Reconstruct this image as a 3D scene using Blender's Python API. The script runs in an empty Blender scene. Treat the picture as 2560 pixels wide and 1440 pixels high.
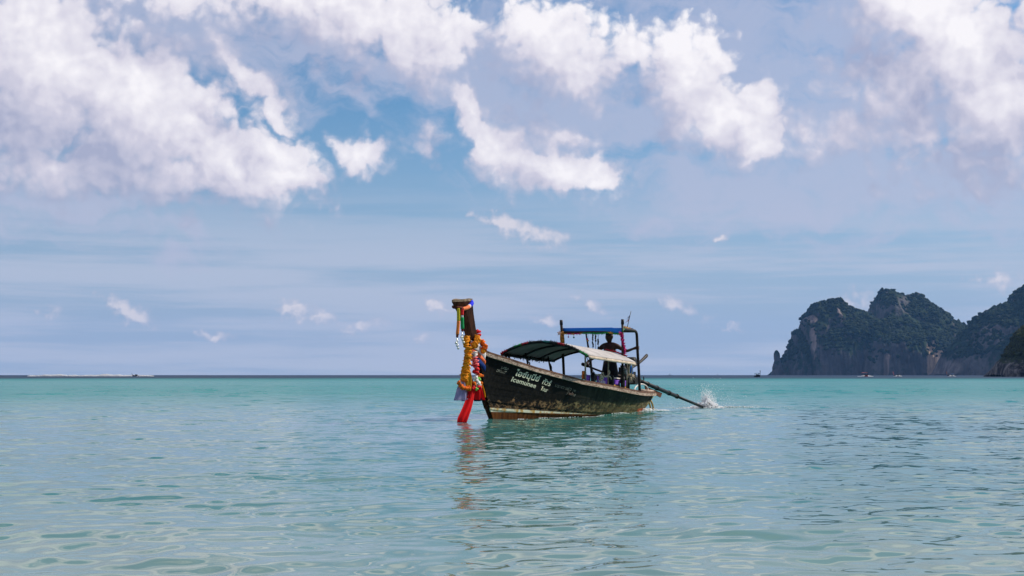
import bpy, bmesh, math, random
import numpy as np
from mathutils import Vector, Matrix, Euler

SC = bpy.context.scene
COL = SC.collection
R = math.radians

# ------------------------------------------------------------------ camera
EYE = 1.1
cam_d = bpy.data.cameras.new('camera')
cam_d.lens = 50.0
cam_d.sensor_width = 36.0
cam_d.clip_start = 0.1
cam_d.clip_end = 30000.0
cam = bpy.data.objects.new('camera', cam_d)
cam.location = (0, 0, EYE)
cam.rotation_euler = (R(90) + math.atan(217 / 3555.56), 0, 0)
COL.objects.link(cam)
SC.camera = cam

# ------------------------------------------------------------------ exposure
SC.view_settings.view_transform = 'Standard'
SC.view_settings.look = 'None'
SC.view_settings.exposure = 0.0
SC.view_settings.gamma = 1.0
SC.view_settings.use_curve_mapping = False

# ------------------------------------------------------------------ sun
SUN_AZ, SUN_EL = 72.0, 42.0          # azimuth clockwise from the view direction
sd = Vector((math.sin(R(SUN_AZ)) * math.cos(R(SUN_EL)), math.cos(R(SUN_AZ)) * math.cos(R(SUN_EL)), math.sin(R(SUN_EL))))
sun_d = bpy.data.lights.new('sun', 'SUN')
sun_d.energy = 4.8
sun_d.angle = R(0.5)
sun_d.color = (1.0, 0.93, 0.82)
sun = bpy.data.objects.new('sun', sun_d)
sun.rotation_euler = (-sd).to_track_quat('-Z', 'Y').to_euler()
sun.location = (60, 20, 80)
COL.objects.link(sun)


def lin(r, g, b):
    f = lambda c: (c / 255 / 12.92) if c / 255 <= 0.04045 else ((c / 255 + 0.055) / 1.055) ** 2.4
    return (f(r), f(g), f(b), 1.0)


class NB:
    """small helper to write node trees as expressions"""
    def __init__(s, tree):
        s.t = tree
    def n(s, typ, **kw):
        nd = s.t.nodes.new(typ)
        for k, v in kw.items():
            setattr(nd, k, v)
        return nd
    def put(s, sock, v):
        if isinstance(v, bpy.types.NodeSocket):
            s.t.links.new(v, sock)
        elif v is not None:
            sock.default_value = v
    def m(s, op, a, b=None, c=None, clamp=False):
        nd = s.n('ShaderNodeMath', operation=op)
        nd.use_clamp = clamp
        s.put(nd.inputs[0], a); s.put(nd.inputs[1], b)
        if c is not None:
            s.put(nd.inputs[2], c)
        return nd.outputs[0]
    def v(s, op, a, b=None, scale=None):
        nd = s.n('ShaderNodeVectorMath', operation=op)
        s.put(nd.inputs[0], a)
        if b is not None: s.put(nd.inputs[1], b)
        if scale is not None: s.put(nd.inputs['Scale'], scale)
        return nd.outputs['Value'] if op in ('LENGTH', 'DOT_PRODUCT', 'DISTANCE') else nd.outputs['Vector']
    def xyz(s, a, b, c):
        nd = s.n('ShaderNodeCombineXYZ')
        for i, q in enumerate((a, b, c)): s.put(nd.inputs[i], q)
        return nd.outputs[0]
    def sep(s, a):
        nd = s.n('ShaderNodeSeparateXYZ'); s.put(nd.inputs[0], a); return nd.outputs
    def noise(s, vec, scale, detail=4, rough=0.55, dim='3D', dist=0.0, color=False, lac=2.0):
        nd = s.n('ShaderNodeTexNoise', noise_dimensions=dim)
        s.put(nd.inputs['Vector'], vec)
        nd.inputs['Scale'].default_value = scale
        nd.inputs['Detail'].default_value = detail
        nd.inputs['Roughness'].default_value = rough
        nd.inputs['Lacunarity'].default_value = lac
        nd.inputs['Distortion'].default_value = dist
        return nd.outputs['Color'] if color else nd.outputs[0]
    def ramp(s, val, a, b, x=0.0, y=1.0, smooth=True):
        nd = s.n('ShaderNodeMapRange', interpolation_type='SMOOTHSTEP' if smooth else 'LINEAR')
        s.put(nd.inputs[0], val)
        for i, q in enumerate((a, b, x, y)): s.put(nd.inputs[i + 1], q)
        return nd.outputs[0]
    def mix(s, f, a, b, mode='MIX'):
        nd = s.n('ShaderNodeMix', data_type='RGBA', blend_type=mode)
        s.put(nd.inputs[0], f); s.put(nd.inputs[6], a); s.put(nd.inputs[7], b)
        return nd.outputs[2]


# ------------------------------------------------------------------ sky
SKY_STRENGTH = 0.10
world = bpy.data.worlds.new('World')
SC.world = world
world.use_nodes = True
world.node_tree.nodes.clear()
W = NB(world.node_tree)


def px_dir(px, py):                    # reference direction -> azimuth, elevation (degrees)
    return math.degrees(math.atan((px - 1280) / 3555.56)), (937 - py) / 62.05


# cumulus banks: direction x,y, half sizes, tilt (degrees), density
CUMULUS = [
    (90, 220, 330, 205, -15, 1.3), (330, 300, 300, 200, -25, 1.3), (560, 395, 260, 115, -20, 1.0), (700, 450, 140, 60, -14, .9),
    (-120, 330, 420, 200, 0, 1.2), (210, 440, 460, 95, 0, 1.05), (450, 450, 300, 75, -4, .95), (10, 40, 90, 110, -30, .85),
    (930, 70, 260, 130, -8, 1.0), (1000, 150, 190, 90, -20, .85), (800, 10, 230, 90, 0, .9), (1120, 110, 110, 110, -30, .8),
    (480, 40, 260, 80, -10, .62), (610, 200, 140, 46, -42, .8), (685, 280, 80, 42, -45, .72),
    (905, 385, 98, 58, -14, .8), (1060, 340, 70, 62, -30, .58),
    (1390, 125, 145, 125, 0, 1.0), (1320, 80, 90, 80, 0, .8), (1450, 190, 130, 95, 0, .85),
    (1175, 270, 90, 52, -45, .85), (1240, 350, 140, 75, -50, .9), (1380, 430, 190, 58, -4, 1.0), (1400, 350, 80, 75, -30, .8), (1500, 450, 70, 34, -10, .75),
    (1690, 110, 85, 58, 0, .95), (1720, 200, 120, 115, 0, 1.0), (1800, 300, 140, 105, -30, 1.0), (1885, 345, 105, 72, -20, 1.0), (1910, 270, 55, 62, 0, .85), (1580, 130, 130, 70, 0, .55),
    (2280, 50, 210, 130, -30, 1.2), (2400, 160, 190, 160, -40, 1.25), (2540, 310, 190, 180, 0, 1.25), (2300, 250, 240, 130, -20, .9),
    (2230, 350, 350, 75, 0, .78), (2480, 420, 260, 100, 0, .8), (2700, 250, 220, 230, 0, 1.0),
]
# small far puffs
PUFFS = [
    (1270, 560, 70, 20, -18, .62), (1340, 585, 90, 26, -14, .66), (300, 768, 46, 18, -28, .60), (335, 792, 52, 24, -22, .62), (745, 776, 50, 20, -8, .62), (780, 792, 66, 18, -4, .55),
    (1080, 764, 40, 16, -3, .5), (1110, 776, 40, 13, -3, .45),
    (1478, 765, 34, 18, -35, .5), (1500, 785, 30, 15, -35, .45), (1362, 803, 44, 16, -10, .45), (2490, 712, 60, 20, 0, .48), (2150, 762, 46, 34, 0, .45),
    (910, 818, 62, 14, 0, .42), (130, 790, 30, 18, -20, .38), (540, 842, 40, 12, 0, .38), (1820, 822, 36, 11, 0, .36), (1050, 846, 26, 10, 0, .36),
    (1708, 776, 66, 20, -20, .40), (1806, 600, 20, 8, 0, .5),
]
# thin veils and grey fragments
VEIL = [
    (460, 70, 320, 110, -6, 1.0), (230, 30, 300, 80, 0, .8), (130, 532, 330, 26, 2, 1.0), (1700, 440, 260, 100, -25, .9),
    (1880, 470, 300, 100, -8, .95), (2150, 470, 380, 100, 0, 1.0), (2380, 470, 340, 110, 0, 1.0), (1640, 555, 80, 50, -10, .7),
    (490, 615, 66, 36, -25, .6), (400, 655, 140, 26, -4, .5), (2160, 608, 140, 28, -4, .55), (1910, 570, 60, 26, -20, .45), (1400, 240, 420, 180, -10, .95),
    (1950, 150, 480, 200, -5, .95), (1270, 170, 260, 170, 0, .7), (1040, 200, 380, 95, -15, .8), (1850, 30, 380, 90, 0, .7), (1620, 300, 240, 140, -10, .95),
    (840, 230, 100, 28, -30, .8), (890, 270, 90, 22, -40, .7), (60, 560, 260, 60, 0, .6), (2100, 330, 420, 130, 0, .9), (700, 80, 200, 110, 0, .7), (560, 150, 240, 60, -25, .8),
]


def blob_group(name, blobs, sm):
    g = bpy.data.node_groups.new(name, 'ShaderNodeTree')
    g.interface.new_socket('P', in_out='INPUT', socket_type='NodeSocketVector')
    g.interface.new_socket('D', in_out='OUTPUT', socket_type='NodeSocketFloat')
    b = NB(g)
    gi, go = b.n('NodeGroupInput'), b.n('NodeGroupOutput')
    acc = None
    gx, gy, gz = b.sep(gi.outputs[0])
    for px, py, a, c, rot, st in blobs:
        A, E = px_dir(px, py)
        mp = b.n('ShaderNodeMapping', vector_type='TEXTURE')
        b.put(mp.inputs['Vector'], gi.outputs[0] if acc is None else b.xyz(gx, gy, acc))
        mp.inputs['Location'].default_value = (A, E, 0)
        mp.inputs['Rotation'].default_value = (0, 0, R(rot))
        mp.inputs['Scale'].default_value = (a / 62.05, c / 62.05, 1e6)
        f = b.m('MULTIPLY', b.m('SUBTRACT', 1.3, b.v('LENGTH', mp.outputs[0])), st)
        acc = f if acc is None else b.m('SMOOTH_MAX', acc, f, sm)
    b.put(go.inputs[0], acc)
    return g


G_CU = blob_group('cumulus_banks', CUMULUS, 0.12)
G_PU = blob_group('far_puffs', PUFFS, 0.12)
G_VE = blob_group('thin_veils', VEIL, 0.3)


def make_density():
    g = bpy.data.node_groups.new('cloud_density', 'ShaderNodeTree')
    g.interface.new_socket('P', in_out='INPUT', socket_type='NodeSocketVector')
    g.interface.new_socket('Q', in_out='INPUT', socket_type='NodeSocketVector')
    g.interface.new_socket('D', in_out='OUTPUT', socket_type='NodeSocketFloat')
    g.interface.new_socket('M', in_out='OUTPUT', socket_type='NodeSocketFloat')
    g.interface.new_socket('N', in_out='OUTPUT', socket_type='NodeSocketFloat')
    b = NB(g)
    gi, go = b.n('NodeGroupInput'), b.n('NodeGroupOutput')
    P, Q = gi.outputs[0], gi.outputs[1]
    warp = b.v('SCALE', b.v('SUBTRACT', b.noise(P, 0.42, 5, 0.55, '2D', color=True), (.5, .5, .5)), scale=2.0)
    pw = b.v('ADD', P, warp)
    bl = b.n('ShaderNodeGroup'); bl.node_tree = G_CU
    b.put(bl.inputs[0], pw)
    A, E, _ = b.sep(P)
    # the cloud field goes on beyond the banks listed above
    out = b.m('MAXIMUM', b.ramp(b.m('ABSOLUTE', A), 21, 26), b.ramp(E, 15.5, 19))
    far = b.v('MULTIPLY', P, (0.55, 1.0, 1))
    gen = b.m('MULTIPLY', b.m('SUBTRACT', b.noise(far, 0.075, 4, 0.5, '2D'), 0.39), 6.0)
    gen = b.m('MINIMUM', gen, 1.1)
    gen = b.m('SUBTRACT', gen, b.ramp(E, 7.0, 1.5, 0.0, 2.2))
    gen = b.m('SUBTRACT', b.m('MULTIPLY', b.m('ADD', gen, 1.0), out), 1.0)
    mask = b.m('MAXIMUM', bl.outputs[0], gen)
    raw = mask
    mask = b.m('MINIMUM', mask, 1.3)
    n1 = b.noise(b.v('ADD', Q, b.v('SCALE', warp, scale=.6)), 0.66, 8, 0.58, '2D')
    n = b.m('MULTIPLY', b.m('SUBTRACT', n1, 0.5), 1.25)
    qw = b.v('ADD', Q, b.v('SCALE', warp, scale=.5))
    for sc_, w_ in ((0.95, .50), (2.3, .36)):              # rounded cauliflower lumps
        vo = b.n('ShaderNodeTexVoronoi', voronoi_dimensions='2D', feature='SMOOTH_F1')
        vo.inputs['Scale'].default_value = sc_
        vo.inputs['Smoothness'].default_value = 0.35
        b.put(vo.inputs['Vector'], qw)
        n = b.m('ADD', n, b.m('MULTIPLY', b.m('SUBTRACT', 0.42, vo.outputs['Distance']), w_))
    b.put(go.inputs[0], b.m('ADD', mask, n))
    b.put(go.inputs[1], raw)
    b.put(go.inputs[2], n)
    return g


G_D = make_density()
tc = W.n('ShaderNodeTexCoord')
dx, dy, dz = W.sep(tc.outputs['Generated'])
az = W.m('DEGREES', W.m('ARCTAN2', dx, dy))
el = W.m('DEGREES', W.m('ARCSINE', W.m('MAXIMUM', dz, 0.0)))
P0 = W.xyz(az, el, 0)


def dens(offm, offn):
    g = W.n('ShaderNodeGroup'); g.node_tree = G_D
    W.put(g.inputs[0], P0 if offm is None else W.v('ADD', P0, offm))
    W.put(g.inputs[1], P0 if offn is None else W.v('ADD', P0, offn))
    return g.outputs[0], g.outputs[1], g.outputs[2]


D0, M0, N0 = dens(None, None)
D1, M1, N1 = dens((1.3, 1.9, 0), (0.30, 0.40, 0))
pg = W.n('ShaderNodeGroup'); pg.node_tree = G_PU
pw_ = W.v('SCALE', W.v('SUBTRACT', W.noise(P0, 1.5, 4, 0.55, '2D', color=True), (.5, .5, .5)), scale=0.75)
W.put(pg.inputs[0], W.v('ADD', P0, pw_))
np_ = W.noise(P0, 1.5, 5, 0.5, '2D')
pd = W.m('ADD', pg.outputs[0], W.m('MULTIPLY', W.m('SUBTRACT', np_, 0.5), 1.3))
puff = W.ramp(pd, 0.0, 0.70)
relief = W.m('SUBTRACT', N0, N1)
toward = W.ramp(W.m('SUBTRACT', M0, M1), -0.2, 0.7)         # edges are crisp on the sunny side, ragged below
alpha = W.ramp(D0, W.m('MULTIPLY', toward, 0.12), W.m('SUBTRACT', 1.05, W.m('MULTIPLY', toward, 0.48)))
lit = W.m('ADD', 0.38, W.m('ADD', W.m('MULTIPLY', W.m('SUBTRACT', M0, M1), 0.62), W.m('MULTIPLY', relief, 0.44)))
lit = W.ramp(lit, 0.0, 1.15, 0, 1, smooth=False)
# thin veil
vg = W.n('ShaderNodeGroup'); vg.node_tree = G_VE
wv = W.v('SCALE', W.v('SUBTRACT', W.noise(P0, 0.3, 4, 0.55, '2D', color=True), (.5, .5, .5)), scale=2.6)
W.put(vg.inputs[0], W.v('ADD', P0, wv))
nv = W.noise(W.v('MULTIPLY', W.v('ADD', P0, wv), (0.42, 1.0, 1)), 0.75, 6, 0.58, '2D')
veil = W.m('MULTIPLY', W.ramp(W.m('ADD', vg.outputs[0], W.m('MULTIPLY', W.m('SUBTRACT', nv, .5), 2.4)), -0.20, 1.0), 0.74)
# stretched layers low over the horizon
nl = W.noise(W.v('MULTIPLY', P0, (0.06, 1.0, 1)), 0.9, 5, 0.6, '2D')
low = W.m('MULTIPLY', W.ramp(nl, 0.34, 0.62), W.ramp(el, 8.5, 4.0))
low = W.m('MULTIPLY', low, 0.75)

sky = W.n('ShaderNodeTexSky', sky_type='NISHITA')
sky.sun_disc = False
sky.sun_elevation = R(SUN_EL)
sky.sun_rotation = R(SUN_AZ)
sky.altitude = 0
sky.air_density = 1.0
sky.dust_density = 1.0
sky.ozone_density = 2.0
K = 1.0 / SKY_STRENGTH


def kc(r, g, b, k=1.0):
    c = lin(r, g, b)
    return (c[0] * K * k, c[1] * K * k, c[2] * K * k, 1)


base = W.mix(1.0, sky.outputs[0], (0.52, 0.84, 1.06, 1), 'MULTIPLY')
base = W.mix(W.ramp(el, 13.0, 0.0, 0.0, 0.95), base, kc(164, 183, 213))
base = W.mix(low, base, kc(189, 198, 219))
base = W.mix(veil, base, kc(186, 192, 217))
c_sh = W.mix(W.ramp(el, 0, 14), kc(176, 183, 208), kc(168, 173, 201))
c_mid = kc(216, 213, 228)
c_hi = kc(252, 249, 253)
ccol = W.mix(W.ramp(lit, 0.0, 0.5, smooth=False), c_sh, c_mid)
ccol = W.mix(W.ramp(lit, 0.45, 1.0, smooth=False), ccol, c_hi)
ccol = W.mix(W.ramp(el, 6.0, 0.0, 0, 0.45), ccol, kc(172, 180, 206))
base = W.mix(W.m('MULTIPLY', puff, .85), base, W.mix(puff, kc(186, 188, 210), kc(226, 221, 230)))
final = W.mix(alpha, base, ccol)
bg = W.n('ShaderNodeBackground')
W.put(bg.inputs[0], final)
bg.inputs[1].default_value = SKY_STRENGTH
wo = W.n('ShaderNodeOutputWorld')
W.put(wo.inputs[0], bg.outputs[0])

# ------------------------------------------------------------------ materials helper
MATS = {}


def mat(name, rgb=(.5, .5, .5), rough=.6, spec=.22, metal=0.0, vary=0.0, scale=8.0, fn=None, transl=0.0, bump=0.0):
    if name in MATS:
        return MATS[name]
    m = bpy.data.materials.new(name)
    m.use_nodes = True
    t = m.node_tree
    t.nodes.clear()
    b = NB(t)
    out = b.n('ShaderNodeOutputMaterial')
    p = b.n('ShaderNodeBsdfPrincipled')
    p.inputs['Roughness'].default_value = rough
    p.inputs['Metallic'].default_value = metal
    p.inputs['Specular IOR Level'].default_value = spec
    col = (*rgb[:3], 1)
    tcn = b.n('ShaderNodeTexCoord')
    if fn:
        fn(b, p, tcn)
    elif vary:
        nn = b.noise(tcn.outputs['Object'], scale, 5, .6)
        dk = tuple(c * (1 - vary) for c in rgb[:3]) + (1,)
        lt = tuple(min(1, c * (1 + vary)) for c in rgb[:3]) + (1,)
        b.put(p.inputs['Base Color'], b.mix(b.ramp(nn, .3, .7), dk, lt))
        if bump:
            bn = b.n('ShaderNodeBump'); bn.inputs['Strength'].default_value = bump; bn.inputs['Distance'].default_value = .02
            b.put(bn.inputs['Height'], nn); b.put(p.inputs['Normal'], bn.outputs[0])
    else:
        p.inputs['Base Color'].default_value = col
    sh = p.outputs[0]
    if transl:
        tr = b.n('ShaderNodeBsdfTranslucent'); tr.inputs[0].default_value = col
        mx = b.n('ShaderNodeMixShader'); mx.inputs[0].default_value = transl
        b.put(mx.inputs[1], sh); b.put(mx.inputs[2], tr.outputs[0]); sh = mx.outputs[0]
    b.put(out.inputs['Surface'], sh)
    MATS[name] = m
    return m


def mesh_obj(name, verts, faces, materials, parent=None, smooth=False, mat_idx=None):
    me = bpy.data.meshes.new(name)
    me.from_pydata([tuple(v) for v in verts], [], faces)
    for m in (materials if isinstance(materials, (list, tuple)) else [materials]):
        me.materials.append(m)
    if mat_idx is not None:
        me.polygons.foreach_set('material_index', mat_idx)
    if smooth:
        me.polygons.foreach_set('use_smooth', [True] * len(me.polygons))
    me.update()
    o = bpy.data.objects.new(name, me)
    COL.objects.link(o)
    if parent:
        o.parent = parent
    return o


def grid_mesh(name, X, Y, Z, material, smooth=True, wrap_u=False):
    """X,Y,Z arrays (rows, cols) -> one mesh, fast"""
    r, c = X.shape
    co = np.stack([X, Y, Z], -1).reshape(-1, 3).astype(np.float32)
    i = np.arange(r - 1)[:, None]
    j = np.arange(c if wrap_u else c - 1)[None, :]
    j2 = (j + 1) % c
    q = np.stack([i * c + j, i * c + j2, (i + 1) * c + j2, (i + 1) * c + j], -1).reshape(-1, 4).astype(np.int32)
    me = bpy.data.meshes.new(name)
    me.vertices.add(len(co)); me.vertices.foreach_set('co', co.ravel())
    me.loops.add(q.size); me.loops.foreach_set('vertex_index', q.ravel())
    me.polygons.add(len(q))
    me.polygons.foreach_set('loop_start', np.arange(0, q.size, 4, dtype=np.int32))
    if smooth:
        me.polygons.foreach_set('use_smooth', np.ones(len(q), dtype=bool))
    me.update(calc_edges=True)
    me.materials.append(material)
    o = bpy.data.objects.new(name, me)
    COL.objects.link(o)
    return o


# ------------------------------------------------------------------ sea
SEA_R = 6000.0
rs = np.random.RandomState(7)
NW = 170
lam = np.exp(rs.uniform(np.log(0.22), np.log(7.5), NW))
wdir = rs.normal(0, 0.62, NW) + np.where(rs.rand(NW) < .25, 0.9, -0.15)      # angle from the seaward axis
kx, ky = 2 * np.pi / lam * np.sin(wdir), 2 * np.pi / lam * np.cos(wdir)
ph = rs.uniform(0, 2 * np.pi, NW)
slope = 0.0094 * (lam / 1.0) ** -0.48                                        # slope carried by each component
amp = slope * lam / (2 * np.pi) * rs.uniform(.6, 1.4, NW)


def sea_height(x, y, dr=None):
    x = np.asarray(x, float); y = np.asarray(y, float)
    d = np.hypot(x, y)
    chop = np.interp(d, [0, 9, 16, 30, 45, 90, 200, 500], [0.66, .66, .62, .62, 1.1, 2.0, 2.3, 2.3])
    z = np.zeros(np.broadcast(x, y).shape)
    px = x + .12 * np.sin(.9 * y + .4 * x); py = y + .12 * np.sin(.8 * x - .5 * y)
    for i in range(NW):
        a = amp[i]
        if dr is not None:
            a = a * np.clip((lam[i] / (dr * 2.6) - 1) / 1.0, 0, 1)
        elif True:
            a = a * (1 if lam[i] > .6 else 0)
        s = np.sin(kx[i] * px + ky[i] * py + ph[i])
        z += a * s
    return z * chop


def sea_rows():
    r = [1.2]
    while r[-1] < 150:
        r.append(r[-1] + max(0.02, 0.017 * (r[-1] / 8) ** 1.3))
    while r[-1] < SEA_R:
        r.append(r[-1] * 1.025 + .3)
    r[-1] = SEA_R
    return np.array(r)


SR = sea_rows()
th = np.concatenate([np.linspace(-180, -27, 60)[:-1], np.linspace(-27, 27, 560), np.linspace(27, 180, 60)[1:-1]])
dr_row = np.gradient(SR)
TH, RR = np.meshgrid(np.radians(th), SR)
DR = np.repeat(dr_row[:, None], len(th), 1)
side = np.where(np.abs(TH) > R(27.2), 60.0, 0.0)
SX, SY = RR * np.sin(TH), RR * np.cos(TH)
SZ = np.zeros_like(SX)
mid = np.abs(th) < 27.3
SZ[:, mid] = sea_height(SX[:, mid], SY[:, mid], DR[:, mid])


def sea_fn(b, p, tcn):
    pos = b.n('ShaderNodeNewGeometry').outputs['Position']
    x, y, z = b.sep(pos)
    flat = b.xyz(x, y, 0)
    d = b.v('LENGTH', flat)
    ld = b.m('LOGARITHM', d, 10.0)
    wob = b.m('MULTIPLY', b.m('SUBTRACT', b.noise(b.v('MULTIPLY', flat, (1, .35, 1)), .03, 4, .6), .5), .35)
    ld = b.m('ADD', ld, wob)
    c_sand = (.150, .235, .200, 1)
    c_mid = (.050, .175, .156, 1)
    c_turq = (.010, .20, .184, 1)
    c_deep = (.014, .032, .062, 1)
    c = b.mix(b.ramp(ld, .86, 1.22), c_sand, c_mid)
    c = b.mix(b.ramp(ld, 1.35, 1.95), c, c_turq)
    c = b.mix(b.ramp(b.m('ADD', b.m('LOGARITHM', d, 10.0), b.m('MULTIPLY', wob, .9)), 2.46, 2.78), c, c_deep)
    pt = b.noise(b.v('MULTIPLY', flat, (1, .5, 1)), .35, 4, .6)
    c = b.mix(b.ramp(pt, .35, .75, 0, .35), c, b.mix(1.0, c, (.55, .72, .75, 1), 'MULTIPLY'))
    b.put(p.inputs['Base Color'], c)
    p.inputs['IOR'].default_value = 1.333
    b.put(p.inputs['Roughness'], b.m('ADD', b.ramp(ld, 1.45, 2.0, .025, .27), b.ramp(ld, 2.35, 2.75, 0, .25)))
    # wavelets too small for the mesh: slopes taken straight from noise
    nor = b.n('ShaderNodeNewGeometry').outputs['Normal']
    half = (.5, .5, .5)
    s1 = b.v('SUBTRACT', b.noise(b.v('MULTIPLY', flat, (1, 1.5, 1)), 3.2, 2, .5, color=True), half)
    s2 = b.v('SUBTRACT', b.noise(b.v('MULTIPLY', flat, (1, 1.6, 1)), .8, 3, .6, color=True), half)
    a1 = b.m('ADD', b.ramp(ld, .95, 1.6, .075, .24), b.ramp(ld, 1.7, 2.1, 0, .20))
    a2 = b.m('ADD', b.ramp(ld, 1.5, 2.0, 0, .34), b.ramp(ld, 2.3, 2.55, 0, .1))
    gust = b.ramp(b.noise(b.v('MULTIPLY', flat, (.5, 1, 1)), .12, 3, .6), .3, .7, .6, 1.4)
    sl = b.v('ADD', b.v('SCALE', s1, scale=b.m('MULTIPLY', a1, gust)), b.v('SCALE', s2, scale=b.m('MULTIPLY', a2, gust)))
    b.put(p.inputs['Normal'], b.v('NORMALIZE', b.v('ADD', nor, b.v('MULTIPLY', sl, (1, 1, 0)))))


sea = grid_mesh('sea', SX, SY, SZ, mat('sea_water', fn=sea_fn))
sea['kind'] = 'structure'
sea['label'] = 'calm turquoise sea rippling out to a thin navy line at the horizon'

# ------------------------------------------------------------------ limestone islands
def fbm3(p, seed, octs=5, rough=.55):
    """cheap value noise on an (N,3) array"""
    r_ = np.random.RandomState(seed)
    tab = r_.rand(4096)
    perm = r_.permutation(4096)
    out = np.zeros(len(p)); a = 1.0; tot = 0
    q = p.copy()
    for o in range(octs):
        i = np.floor(q).astype(int); f = q - i; f = f * f * (3 - 2 * f)
        def hsh(ix, iy, iz):
            return tab[perm[(perm[(perm[ix & 4095] + iy) & 4095] + iz) & 4095]]
        v = 0
        for dx_ in (0, 1):
            for dy_ in (0, 1):
                for dz_ in (0, 1):
                    w = (f[:, 0] if dx_ else 1 - f[:, 0]) * (f[:, 1] if dy_ else 1 - f[:, 1]) * (f[:, 2] if dz_ else 1 - f[:, 2])
                    v = v + w * hsh(i[:, 0] + dx_, i[:, 1] + dy_, i[:, 2] + dz_)
        out += a * (v - .5) * 2; tot += a
        a *= rough; q = q * 2.03 + 17.1
    return out / tot


def rock_fn(green, rock, patch=None, cover=0.5):
    def fn(b, p, tcn):
        g = b.n('ShaderNodeNewGeometry')
        pos, nor = g.outputs['Position'], g.outputs['Normal']
        nz = b.sep(nor)[2]
        streak = b.noise(b.v('MULTIPLY', pos, (1, .6, .16)), .055, 6, .65)
        fine = b.noise(pos, .09, 6, .65)
        big = b.noise(pos, .012, 4, .55)
        rk = b.mix(b.ramp(streak, .35, .68), tuple(c * .45 for c in rock[:3]) + (1,), rock)
        gn = b.mix(b.ramp(fine, .35, .65), tuple(c * .45 for c in green[:3]) + (1,), tuple(c * 1.35 for c in green[:3]) + (1,))
        f = b.m('ADD', b.m('MULTIPLY', nz, .8), b.m('ADD', b.m('MULTIPLY', b.m('SUBTRACT', fine, .5), 1.5), b.m('MULTIPLY', b.m('SUBTRACT', big, .5), 2.6)))
        f = b.ramp(f, cover - .30, cover + .12)
        if patch:
            for (cx, cz, ax, azz, rot, col) in patch:
                X, Y_, Z = b.sep(pos)
                u = b.m('DIVIDE', b.m('SUBTRACT', b.m('SUBTRACT', X, cx), b.m('MULTIPLY', b.m('SUBTRACT', Z, cz), rot)), ax)
                w = b.m('DIVIDE', b.m('SUBTRACT', Z, cz), azz)
                dd = b.m('SQRT', b.m('ADD', b.m('MULTIPLY', u, u), b.m('MULTIPLY', w, w)))
                k = b.ramp(b.m('ADD', dd, b.m('MULTIPLY', b.m('SUBTRACT', streak, .5), 2.2)), 1.1, .7)
                rk = b.mix(k, rk, b.mix(b.ramp(streak, .38, .62), tuple(c * .4 for c in col[:3]) + (1,), col))
                f = b.m('MULTIPLY', f, b.m('SUBTRACT', 1.0, k))
        b.put(p.inputs['Base Color'], b.mix(f, rk, gn))
        bn = b.n('ShaderNodeBump'); bn.inputs['Strength'].default_value = .8; bn.inputs['Distance'].default_value = 6.0
        b.put(bn.inputs['Height'], b.m('ADD', fine, streak)); b.put(p.inputs['Normal'], bn.outputs[0])
    return fn


def px_at(px, py, Y):                  # point at distance Y in the direction measured on the photograph
    return (px - 1280) / 3555.56 * Y, EYE + (937 - py) / 3555.56 * Y


def ridge(skyline, Y, depth, ns, seed, rough_amp, front=.62, nt=64, lean=0.0):
    """a rounded cliff body under a measured skyline: rows go up the front cliff, over the top and down the back"""
    sx = np.array([px_at(a, b_, Y)[0] for a, b_ in skyline]); sz = np.array([px_at(a, b_, Y)[1] for a, b_ in skyline])
    X1 = np.linspace(sx[0], sx[-1], ns)
    H = np.interp(X1, sx, sz)
    rsd = np.random.RandomState(seed)
    H = np.maximum(H, 0.5)
    T = np.linspace(0, 1, nt)
    # profile: steep face, rounded brow, long back
    fz = np.where(T < .55, np.sin(np.clip(T / .55, 0, 1) * np.pi / 2) ** .75, np.cos((T - .55) / .45 * np.pi / 2) ** .8)
    fy = np.where(T < .55, -(1 - (T / .55)) ** .8 * .18 - .82 * (np.cos(np.clip(T / .55, 0, 1) * np.pi / 2)) ** 2.2, ((T - .55) / .45) ** 1.2)
    Xg = np.repeat(X1[None], nt, 0)
    Hn = np.clip(H / H.max(), .12, 1)
    Yg = Y + fy[:, None] * depth * (.35 + .65 * Hn[None]) + lean * Xg
    Zg = fz[:, None] * H[None] - (T < .001)[:, None] * 2.0 - (T > .999)[:, None] * 2.0
    p = np.stack([Xg, Yg * .8, Zg * .45], -1).reshape(-1, 3)
    n1 = fbm3(p / 42.0, seed, 5, .55).reshape(Xg.shape)
    n2 = fbm3(p / 11.0, seed + 1, 4, .6).reshape(Xg.shape)
    n3 = fbm3(np.stack([Xg, Yg, Zg], -1).reshape(-1, 3) / 7.5, seed + 2, 3, .6).reshape(Xg.shape)
    edge = np.clip(np.sin(T * np.pi), 0, 1)[:, None] ** .35
    Yg = Yg - (n1 * 36 + n2 * 9) * rough_amp * edge
    Zg = Zg + (n3 * 5.2 + n2 * 2.0) * rough_amp * np.clip((fz - .55) / .45, 0, 1)[:, None] * np.clip(H / 20, 0, 1)[None]
    return Xg, Yg, Zg


def join_grids(name, grids, materials):
    V, F, M = [], [], []
    for k, (X, Y, Z) in enumerate(grids):
        r, c = X.shape
        off = sum(len(v) for v in V)
        V.append(np.stack([X, Y, Z], -1).reshape(-1, 3))
        i = np.arange(r - 1)[:, None]; j = np.arange(c - 1)[None]
        F.append(np.stack([i * c + j, i * c + j + 1, (i + 1) * c + j + 1, (i + 1) * c + j], -1).reshape(-1, 4) + off)
        # close the two ends
    V = np.concatenate(V); F = np.concatenate(F)
    o = mesh_obj(name, V.tolist(), F.tolist(), materials, smooth=True)
    o['kind'] = 'structure'
    return o


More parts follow.
